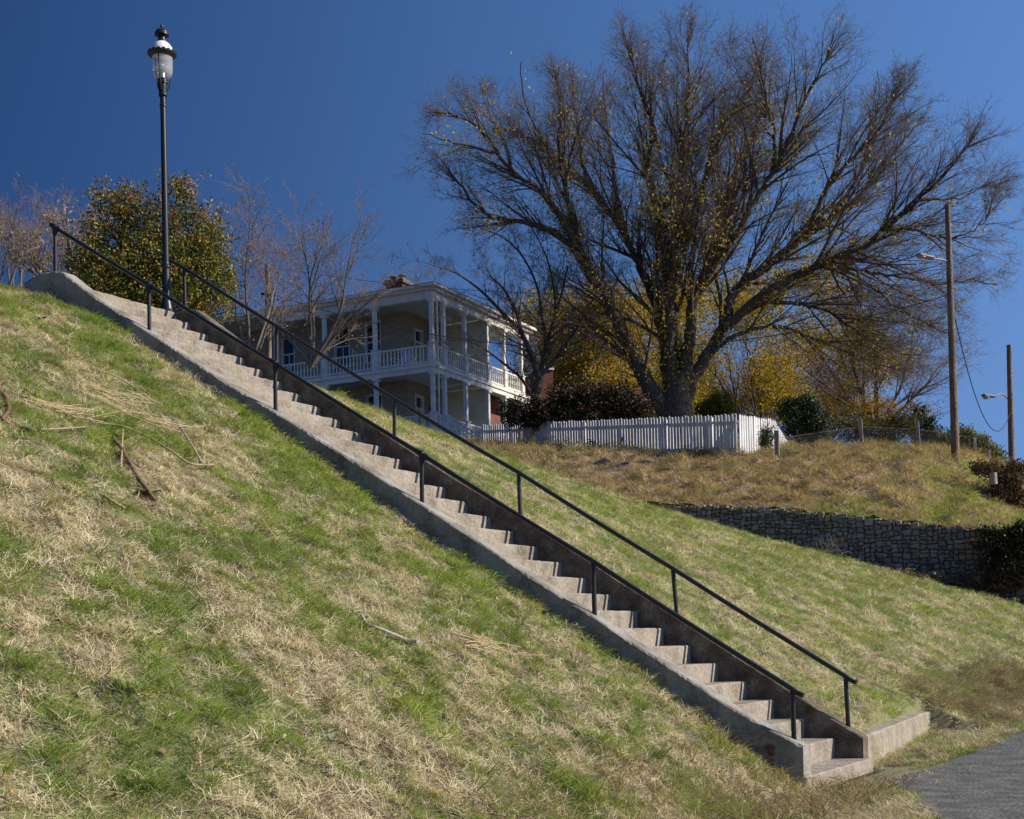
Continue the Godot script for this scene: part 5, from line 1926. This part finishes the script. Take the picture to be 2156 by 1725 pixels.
func tuft_mesh(seed_: int, cnt: int, spread: float, l0: float, l1: float, w: float, lean: float) -> ArrayMesh:
	var g := RandomNumberGenerator.new()
	g.seed = seed_
	var m := MB.new()
	for k in cnt:
		var a := g.randf() * TAU
		var r := spread * sqrt(g.randf())
		var o := Vector3(cos(a) * r, -0.01, sin(a) * r)
		var b := a + g.randf_range(-1.2, 1.2)
		var tilt := lean * g.randf_range(0.3, 1.3)
		var d := Vector3(cos(b) * tilt, 1.0, sin(b) * tilt).normalized()
		var t := g.randf_range(0.65, 1.2)
		m.col = Color(t * g.randf_range(0.85, 1.15), t, t * g.randf_range(0.8, 1.0))
		blade(m, o, d, g.randf_range(l0, l1), w * g.randf_range(0.7, 1.2), g.randf_range(0.4, 1.6), Vector3(cos(b), -0.3, sin(b)))
	return m.mesh()

func straw_mesh(seed_: int, cnt: int, spread: float, l0: float, l1: float, w: float) -> ArrayMesh:
	var g := RandomNumberGenerator.new()
	g.seed = seed_
	var m := MB.new()
	var main := g.randf() * TAU
	for k in cnt:
		var a := g.randf() * TAU
		var r := spread * sqrt(g.randf())
		var o := Vector3(cos(a) * r, g.randf_range(-0.004, 0.022), sin(a) * r)
		var b := main + g.randf_range(-1.4, 1.4) + (PI if g.randf() < 0.5 else 0.0)
		var d := Vector3(cos(b), g.randf_range(-0.1, 0.75), sin(b)).normalized()
		var t := g.randf_range(0.5, 1.25)
		m.col = Color(t, t * g.randf_range(0.92, 1.02), t * g.randf_range(0.8, 1.05))
		blade(m, o, d, g.randf_range(l0, l1), w * g.randf_range(0.6, 1.3), g.randf_range(0.1, 0.9), Vector3(g.randf_range(-0.6, 0.6), -0.45, g.randf_range(-0.6, 0.6)))
	return m.mesh()

func slope_basis(s: float, n: float, f: Callable, upright: float, sc: float) -> Basis:
	var e := 0.15
	var y0: float = f.call(s, n)
	var gs: float = (f.call(s + e, n) - y0) / e
	var gn: float = (f.call(s, n + e) - y0) / e
	var nn := (Vector3.UP - U * gs - N * gn).normalized().lerp(Vector3.UP, upright).normalized()
	var x := nn.cross(Vector3(cos(sc * 91.0), 0.1, sin(sc * 91.0)))
	x = x.rotated(nn, rng.randf() * TAU).normalized()
	return Basis(x * sc, nn * sc, x.cross(nn) * sc)

func patch(s: float, n: float) -> float:    # -1 straw .. 1 green
	var p := sn(s, n, 0)
	return nz.get_noise_2d(p.x * 0.75 + 31.0, p.z * 0.75) * 1.5 + nz2.get_noise_2d(p.x * 2.6, p.z * 2.6 + 9.0) * 0.7

func lawn() -> void:
	var green := []
	var straw := []
	for k in 4:
		green.append(tuft_mesh(300 + k, 13, 0.050, 0.045, 0.115, 0.0021, 0.85))
		straw.append(straw_mesh(400 + k, 18, 0.06, 0.035, 0.115, 0.0020))
	var gx := [[], [], [], []]
	var gc := [PackedColorArray(), PackedColorArray(), PackedColorArray(), PackedColorArray()]
	var sx := [[], [], [], []]
	var sc := [PackedColorArray(), PackedColorArray(), PackedColorArray(), PackedColorArray()]
	var f := lawn_y
	# [s0, s1, n0, n1, step, scale]
	var zones := [[-3.0, 10.2, -10.5, -1.96, 0.035, 1.0], [-2.5, 9.0, 0.24, 8.0, 0.055, 1.25], [-6.5, 16.0, 8.0, 19.85, 0.09, 1.7], [-3.5, -0.45, -2.0, 2.2, 0.05, 1.0]]
	for z in zones:
		var st: float = z[4]
		var near: bool = z[2] < -3.0
		var s: float = z[0]
		while s < z[1]:
			var n: float = z[2]
			while n < z[3]:
				var ss := s + rng.randf_range(-0.5, 0.5) * st
				var nn := n + rng.randf_range(-0.5, 0.5) * st
				n += st
				if in_stairs(ss, nn) and not (ss > 8.8 and false): continue
				if on_road(ss, nn): continue
				var p := sn(ss, nn, f.call(ss, nn))
				if not seen(p, 70.0): continue
				var g := patch(ss, nn)
				var edge := 0.0
				if nn < -1.9: edge = clampf(1.0 - (-1.95 - nn) / 0.75, 0.0, 1.0)
				if near: g += edge * 0.9 * (0.6 + nz.get_noise_2d(ss * 0.8, 5.0))
				else: g += 0.42
				if ss < 0.25 and nn > -3.5 and nn < 0.2: g -= 0.55          # dry litter at the foot of the bank
				if nn > 0 and ss < 1.2 + nn * 0.1: g -= 0.25
				if not near and nn < 5.0: g -= 0.12
				# bare trodden soil in a few places beside the near wall
				if near and nn > -2.9 and nz.get_noise_2d(ss * 1.1 + 4.0, nn * 1.6) > 0.36 and rng.randf() < 0.7: continue
				var hole := nz2.get_noise_2d(p.x * 3.4 + 70.0, p.z * 3.4)
				if hole > 0.45 and rng.randf() < 0.75: continue
				var scl: float = z[5] * rng.randf_range(0.75, 1.25)
				var k := rng.randi() % 4
				if rng.randf() < clampf(0.72 + g * 0.36, 0.22, 0.95):
					scl *= clampf(0.72 + g * 0.38 + edge * 0.25, 0.5, 1.5)
					if not near: scl *= 0.85
					gx[k].append(Transform3D(slope_basis(ss, nn, f, 0.55, scl), p))
					var hue := nz.get_noise_2d(p.x * 0.5 + 90.0, p.z * 0.5) + rng.randf_range(-0.3, 0.3) + edge * 1.1
					var c := Color(0.25, 0.315, 0.125).lerp(Color(0.44, 0.51, 0.11), clampf(0.45 + hue * 0.7, 0, 1))
					if rng.randf() < 0.16: c = Color(0.46, 0.42, 0.22)
					gc[k].append(c * rng.randf_range(0.75, 1.15))
				else:
					sx[k].append(Transform3D(slope_basis(ss, nn, f, 0.0, scl), p + Vector3.UP * 0.008))
					var c := Color(0.56, 0.47, 0.32).lerp(Color(0.80, 0.71, 0.50), rng.randf())
					if rng.randf() < 0.15: c = Color(0.28, 0.20, 0.13)
					sc[k].append(c)
			s += st
	var bx := [[], []]
	var bc := [PackedColorArray(), PackedColorArray()]
	for q in 8000:
		var nn := rng.randf_range(-9.5, -2.0) if q % 3 else rng.randf_range(0.3, 19.0)
		var ss := rng.randf_range(-0.6, 9.5)
		var p := sn(ss, nn, lawn_y(ss, nn) - 0.01)
		if in_stairs(ss, nn) or on_road(ss, nn) or not seen(p): continue
		var g := patch(ss, nn) + rng.randf_range(-0.5, 0.5)
		var k := 0 if g > -0.05 else 1
		if k and rng.randf() < 0.5: continue
		bx[k].append(Transform3D(slope_basis(ss, nn, f, 0.45, rng.randf_range(0.6, 1.25)), p))
		bc[k].append((Color(0.20, 0.285, 0.10).lerp(Color(0.32, 0.40, 0.11), rng.randf()) if k == 0 else Color(0.48, 0.39, 0.27).lerp(Color(0.68, 0.58, 0.42), rng.randf())) * rng.randf_range(0.8, 1.1))
	tag(scatter("long_green_grass", tuft_mesh(350, 30, 0.07, 0.09, 0.22, 0.0026, 1.1), M.grass, bx[0], bc[0]), "longer drooping tufts of green grass standing out of the mown bank", "grass", "", "stuff")
	tag(scatter("long_dry_grass", tuft_mesh(351, 34, 0.08, 0.07, 0.17, 0.0019, 1.6), M.straw, bx[1], bc[1]), "matted mounds of dry beige grass on the mown bank", "dry grass", "", "stuff")
	var cg := 0
	for k in 4:
		cg += gx[k].size() + sx[k].size()
		tag(scatter("green_grass", green[k], M.grass, gx[k], gc[k]), "green grass tufts growing over the bank on both sides of the stairs", "grass", "", "stuff")
		tag(scatter("dry_grass", straw[k], M.straw, sx[k], sc[k]), "straw coloured dry cut grass lying over the bank on both sides of the stairs", "dry grass", "", "stuff")
	print("lawn clumps ", cg)
	# brown matted grass of the upper bank
	var um := []
	for k in 3: um.append(tuft_mesh(500 + k, 20, 0.13, 0.07, 0.20, 0.0042, 1.5))
	var ux := [[], [], []]
	var uc := [PackedColorArray(), PackedColorArray(), PackedColorArray()]
	var fu := upper_y
	var s := -3.0
	while s < 26.0:
		var n := 20.05
		while n < 38.0:
			var ss := s + rng.randf_range(-0.09, 0.09)
			var nn := n + rng.randf_range(-0.09, 0.09)
			n += 0.125 if s < 13.0 else 0.2
			var lump := nz.get_noise_2d(ss * 0.9, nn * 0.9 + 20.0)
			var p := sn(ss, nn, upper_y(ss, nn))
			if not seen(p, 60.0): continue
			var k := rng.randi() % 3
			var scl := rng.randf_range(1.0, 1.6) * (1.0 + 0.4 * maxf(0.0, lump))
			ux[k].append(Transform3D(slope_basis(ss, nn, fu, 0.3, scl), p))
			var g := nz.get_noise_2d(ss * 0.45 + 7.0, nn * 0.45) - lump * 0.7 + clampf((5.5 - ss) * 0.16, -0.35, 0.5)
			var c := Color(0.54, 0.37, 0.22).lerp(Color(0.76, 0.59, 0.39), rng.randf())
			if g + rng.randf_range(-0.25, 0.25) > 0.14:
				c = Color(0.38, 0.41, 0.13).lerp(Color(0.54, 0.55, 0.20), rng.randf())
			uc[k].append(c * rng.randf_range(0.7, 1.1))
		s += 0.125 if s < 13.0 else 0.2
	for k in 3:
		tag(scatter("brown_grass", um[k], M.straw, ux[k], uc[k]), "matted brown and green grass on the slope above the stone wall", "dry grass", "", "stuff")
	# long bent dead grass right of the curb
	var th := []
	for k in 3: th.append(thatch_mesh(600 + k))
	var tx := [[], [], []]
	var tc := [PackedColorArray(), PackedColorArray(), PackedColorArray()]
	for q in 1100:
		var nn := 3.2 + pow(rng.randf(), 0.8) * 6.5
		var ss := -0.25 + 0.36 * rng.randfn() - (nn - 4.0) * 0.04
		if on_road(ss, nn): continue
		if ss < curb_line(minf(nn, 3.3)) and nn < 3.4: continue
		var p := sn(ss, nn, lawn_y(ss, nn) - 0.01)
		if not seen(p, 60.0): continue
		var dirv := (-U + N * rng.randf_range(-1.1, 0.7) + Vector3.UP * 0.15).normalized()
		var x := dirv.cross(Vector3.UP).normalized()
		var k := rng.randi() % 3
		tx[k].append(Transform3D(Basis(x, x.cross(dirv), -dirv).scaled(Vector3.ONE * rng.randf_range(0.7, 1.2)), p))
		tc[k].append(Color(0.36, 0.26, 0.18).lerp(Color(0.74, 0.60, 0.45), rng.randf()) * rng.randf_range(0.7, 1.1))
	for k in 3:
		tag(scatter("dead_long_grass", th[k], M.straw, tx[k], tc[k]), "long dead brown grass bent over beyond the end of the curb", "dry grass", "", "stuff")
	# upright dry stems at the foot of the near bank
	var xs := []
	var cs := PackedColorArray()
	var sm := tuft_mesh(700, 5, 0.06, 0.10, 0.30, 0.0022, 0.8)
	for q in 900:
		var ss := rng.randf_range(-1.2, 0.35)
		var nn := rng.randf_range(-6.5, -1.3)
		if on_road(ss, nn) or in_stairs(ss, nn): continue
		xs.append(Transform3D(slope_basis(ss, nn, f, 0.7, rng.randf_range(0.6, 1.3)), sn(ss, nn, lawn_y(ss, nn))))
		cs.append(Color(0.30, 0.20, 0.11).lerp(Color(0.48, 0.38, 0.22), rng.randf()))
	tag(scatter("dry_stems", sm, M.straw, xs, cs), "upright dry stems at the foot of the bank left of the road", "dry grass", "", "stuff")

func thatch_mesh(seed_: int) -> ArrayMesh:
	var g := RandomNumberGenerator.new()
	g.seed = seed_
	var m := MB.new()
	for k in 14:
		var o := Vector3(g.randf_range(-0.14, 0.14), 0, g.randf_range(-0.12, 0.12))
		var d := Vector3(g.randf_range(-0.75, 0.75), g.randf_range(-0.05, 0.75), -1).normalized()
		var t := g.randf_range(0.6, 1.2)
		m.col = Color(t, t, t)
		blade(m, o, d, g.randf_range(0.14, 0.36), 0.0046, g.randf_range(0.6, 1.6), Vector3(g.randf_range(-0.5, 0.5), -0.5, -0.6))
	return m.mesh()

func on_road(s: float, n: float) -> bool:
	var p := sn(s, n, 0)
	var x := p.x
	var z := -p.z
	var wob := nz2.get_noise_2d(x * 3.0, z * 3.0) * 0.10
	# trodden earth in front of the slab and the road itself
	if s < -0.36 and s > -1.25 + wob and n > -1.2 + wob and n < 0.45 + wob * 2.0 and z > 10.9: return rng.randf() < 0.9
	var e := [[3.0, 0.4], [6.6, 1.9], [8.2, 2.5], [9.5, 2.92], [11.0, 3.18], [12.3, 3.42], [12.8, 3.75], [14.0, 4.7], [15.7, 5.9], [17.6, 7.2], [20.1, 9.0], [27.0, 14.0], [40.0, 23.0]]
	for k in e.size() - 1:
		if z >= e[k][0] and z < e[k + 1][0]:
			return x > lerpf(e[k][1], e[k + 1][1], (z - e[k][0]) / (e[k + 1][0] - e[k][0])) + wob
	return false


# ---------- sticks, leaves and weeds lying on the bank ----------
func on_bank(px: float, py: float) -> Vector3:     # first point of the near bank under a bearing
	var a := spot(px, py, 4.0)
	for k in 600:
		var t := 4.0 + k * 0.05
		var p := spot(px, py, t)
		var q := to_sn(p)
		if p.y < lawn_y(q.x, q.y):
			return p
	return on_bank(px + 3.0, py + 12.0)

func stick(called: String, label: String, pts: Array, r0: float, r1: float, m: Material, lift := 0.02) -> void:
	var raw := Curve3D.new()
	var ps := []
	for q in pts: ps.append(on_bank(q[0], q[1]) + Vector3.UP * (lift + (q[2] if q.size() > 2 else 0.0)))
	for k in ps.size():
		raw.add_point(ps[k])
		var tan: Vector3 = (ps[mini(k + 1, ps.size() - 1)] - ps[maxi(k - 1, 0)]) / 6.0
		raw.set_point_in(k, -tan); raw.set_point_out(k, tan)
	raw.bake_interval = 0.05
	var bp := raw.get_baked_points()
	var rad := PackedFloat32Array()
	for k in bp.size():
		rad.append(lerpf(r0, r1, float(k) / maxi(1, bp.size() - 1)) * rng.randf_range(0.9, 1.1))
		if k % 3 == 1: bp[k] += rv() * r0 * 0.4
	var b := MB.new()
	b.tube(bp, rad, 7, true)
	tag(part(b, called, m), label, "stick")

func litter() -> void:
	var tan_ := mat(0.36, 0.27, 0.17, 0.85)
	var grey := mat(0.42, 0.38, 0.34, 0.85)
	var brown := mat(0.17, 0.10, 0.06, 0.85)
	# pixel places on the near bank (1024 wide picture)
	stick("fallen_twig", "long thin pale twig arching over the grass, the upper of the two", [[93, 377], [110, 383], [132, 395], [152, 410], [175, 430], [190, 452], [202, 473]], 0.005, 0.010, tan_, 0.09)
	stick("fallen_twig", "long thin pale twig arching over the grass, the lower of the two", [[73, 427], [100, 432], [125, 437], [150, 448], [172, 462], [191, 474], [215, 475]], 0.005, 0.010, tan_, 0.09)
	stick("fallen_branch", "thick brown forked stick beside the green dock leaf", [[113, 445], [122, 456], [130, 470], [138, 485], [147, 497], [155, 508]], 0.016, 0.018, brown, 0.06)
	stick("fallen_branch", "short tan broken stick below the dock plant", [[95, 499], [108, 505], [125, 515]], 0.015, 0.010, tan_, 0.05)
	stick("fallen_branch", "dark brown curved branch at the left edge of the bank", [[0, 398], [6, 405], [9, 418], [3, 427], [20, 433], [31, 438]], 0.018, 0.012, brown, 0.06)
	stick("fallen_branch", "bleached grey branch lying across the middle of the bank", [[362, 623], [367, 632], [380, 637], [395, 643], [408, 648], [418, 650]], 0.010, 0.015, grey, 0.06)
	stick("fallen_twig", "straight straw stalk left of the dock plant", [[40, 437], [60, 436], [88, 434]], 0.009, 0.007, tan_, 0.06)
	stick("fallen_twig", "straight short twig standing out beside the brown forked stick", [[123, 440, 0.04], [122, 455], [121, 474]], 0.007, 0.010, tan_, 0.05)
	# bundles of pale cut stalks
	var bundles := [[50, 417, "pale bundle of cut stalks near the left edge of the bank"], [150, 427, "pale bundle of cut stalks under the upper long twig"], [482, 650, "pale fan of cut stalks low on the bank near the wall"], [110, 405, "scattered pale stalks above the long twigs"]]
	for e in bundles:
		var b := MB.new()
		var c := on_bank(e[0], e[1])
		for k in 26:
			var o := c + N * rng.randf_range(-0.35, 0.35) + U * rng.randf_range(-0.08, 0.08)
			var q := to_sn(o)
			o.y = lawn_y(q.x, q.y) + rng.randf_range(0.05, 0.12)
			var d := (N * rng.randf_range(0.5, 1.0) - U * rng.randf_range(-0.1, 0.3)).normalized() * rng.randf_range(0.12, 0.42)
			var e2 := o + d
			var q2 := to_sn(e2)
			e2.y = lawn_y(q2.x, q2.y) + rng.randf_range(0.05, 0.13)
			b.tube(PackedVector3Array([o, e2]), PackedFloat32Array([0.0034, 0.0024]), 4)
		tag(part(b, "straw_bundle", mat(0.55, 0.43, 0.25, 0.7)), e[2], "straw")
	# dock plants with broad leaves
	var docks := [[147, 497, "broad leaved dock plant with green and red leaves beside the brown stick", 0.16], [205, 547, "dark red leaved weed on the middle of the bank", 0.15], [40, 322, "small reddish weed on the upper left bank", 0.12]]
	for e in docks:
		var c := on_bank(e[0], e[1])
		var t := thing("dock_plant", c, e[2], "weed")
		for k in 7:
			var a := TAU * k / 7 + rng.randf() * 0.6
			var d := Vector3(cos(a), rng.randf_range(0.25, 1.0), sin(a)).normalized()
			var sd := d.cross(Vector3.UP).normalized()
			var up := sd.cross(d)
			var m := MB.new()
			var len: float = e[3] * rng.randf_range(0.6, 1.15)
			var prev := []
			for j in 7:
				var f := j / 6.0
				var w := sin(PI * pow(f, 0.8)) * len * 0.22
				var o := c + d * (len * f) - Vector3.UP * (f * f * len * 0.35)
				var cur := [o - sd * w + up * w * 0.35, o, o + sd * w + up * w * 0.35]
				if j:
					m.q(prev[0], prev[1], cur[1], cur[0], up)
					m.q(prev[1], prev[2], cur[2], cur[1], up)
				prev = cur
			var col: Array = [[0.07, 0.12, 0.02], [0.15, 0.035, 0.02], [0.10, 0.10, 0.02], [0.20, 0.06, 0.03]][(k + (1 if e[0] != 147 else 0)) % 4]
			part(m, "leaf", leafy(col[0], col[1], col[2], 0.4), t)
	# curled fallen leaves
	var lm := []
	for k in 3:
		var m := MB.new()
		var rim := []
		var cnt := 15
		for j in cnt:
			var a := TAU * j / cnt
			var r := 0.5 * (0.62 + 0.38 * absf(cos(a * 2.5 + k)))
			rim.append(Vector3(cos(a) * r, 0.12 + 0.30 * pow(absf(sin(a + k)), 2.0) * r * 2.0, sin(a) * r))
		for j in cnt:
			m.tri(Vector3(0, 0.06, 0), rim[j], rim[(j + 1) % cnt], Vector3.UP)
		lm.append(m.mesh())
	var tones := [mat(0.36, 0.23, 0.13, 0.8), mat(0.50, 0.39, 0.27, 0.8), mat(0.26, 0.14, 0.08, 0.8)]
	var at := [[13, 805], [45, 795], [78, 705], [58, 631], [36, 625], [108, 681], [66, 770], [113, 808], [255, 807], [285, 748], [182, 630], [105, 575], [240, 575], [330, 665], [348, 740], [392, 775], [442, 725], [430, 650], [300, 640], [365, 625], [470, 770], [160, 762], [205, 715], [25, 705], [262, 700], [280, 438], [278, 447], [137, 478], [520, 742]]
	for k in at.size():
		var p := on_bank(at[k][0], at[k][1])
		var sc := rng.randf_range(0.035, 0.06)
		var tone := rng.randi() % 3
		var o := put(lm[k % 3], "fallen_leaf", tones[tone], self, Transform3D(Basis(Vector3(rng.randf() - 0.5, 0.3, rng.randf() - 0.5).normalized(), rng.randf() * TAU).scaled(Vector3.ONE * sc), p + Vector3.UP * 0.05))
		var px: float = at[k][0]
		var py: float = at[k][1]
		var row := "lowest strip" if py > 765 else "lower part" if py > 690 else "middle" if py > 600 else "upper part"
		var colm := "at the left edge" if px < 50 else "towards the left" if px < 150 else "left of its middle" if px < 270 else "right of its middle" if px < 400 else "nearest the stair foot"
		tag(o, "%s curled leaf, %s of the near bank, %s" % [["brown", "pale tan", "dark red"][tone], row, colm], "leaf", "dry leaves fallen on the near bank")
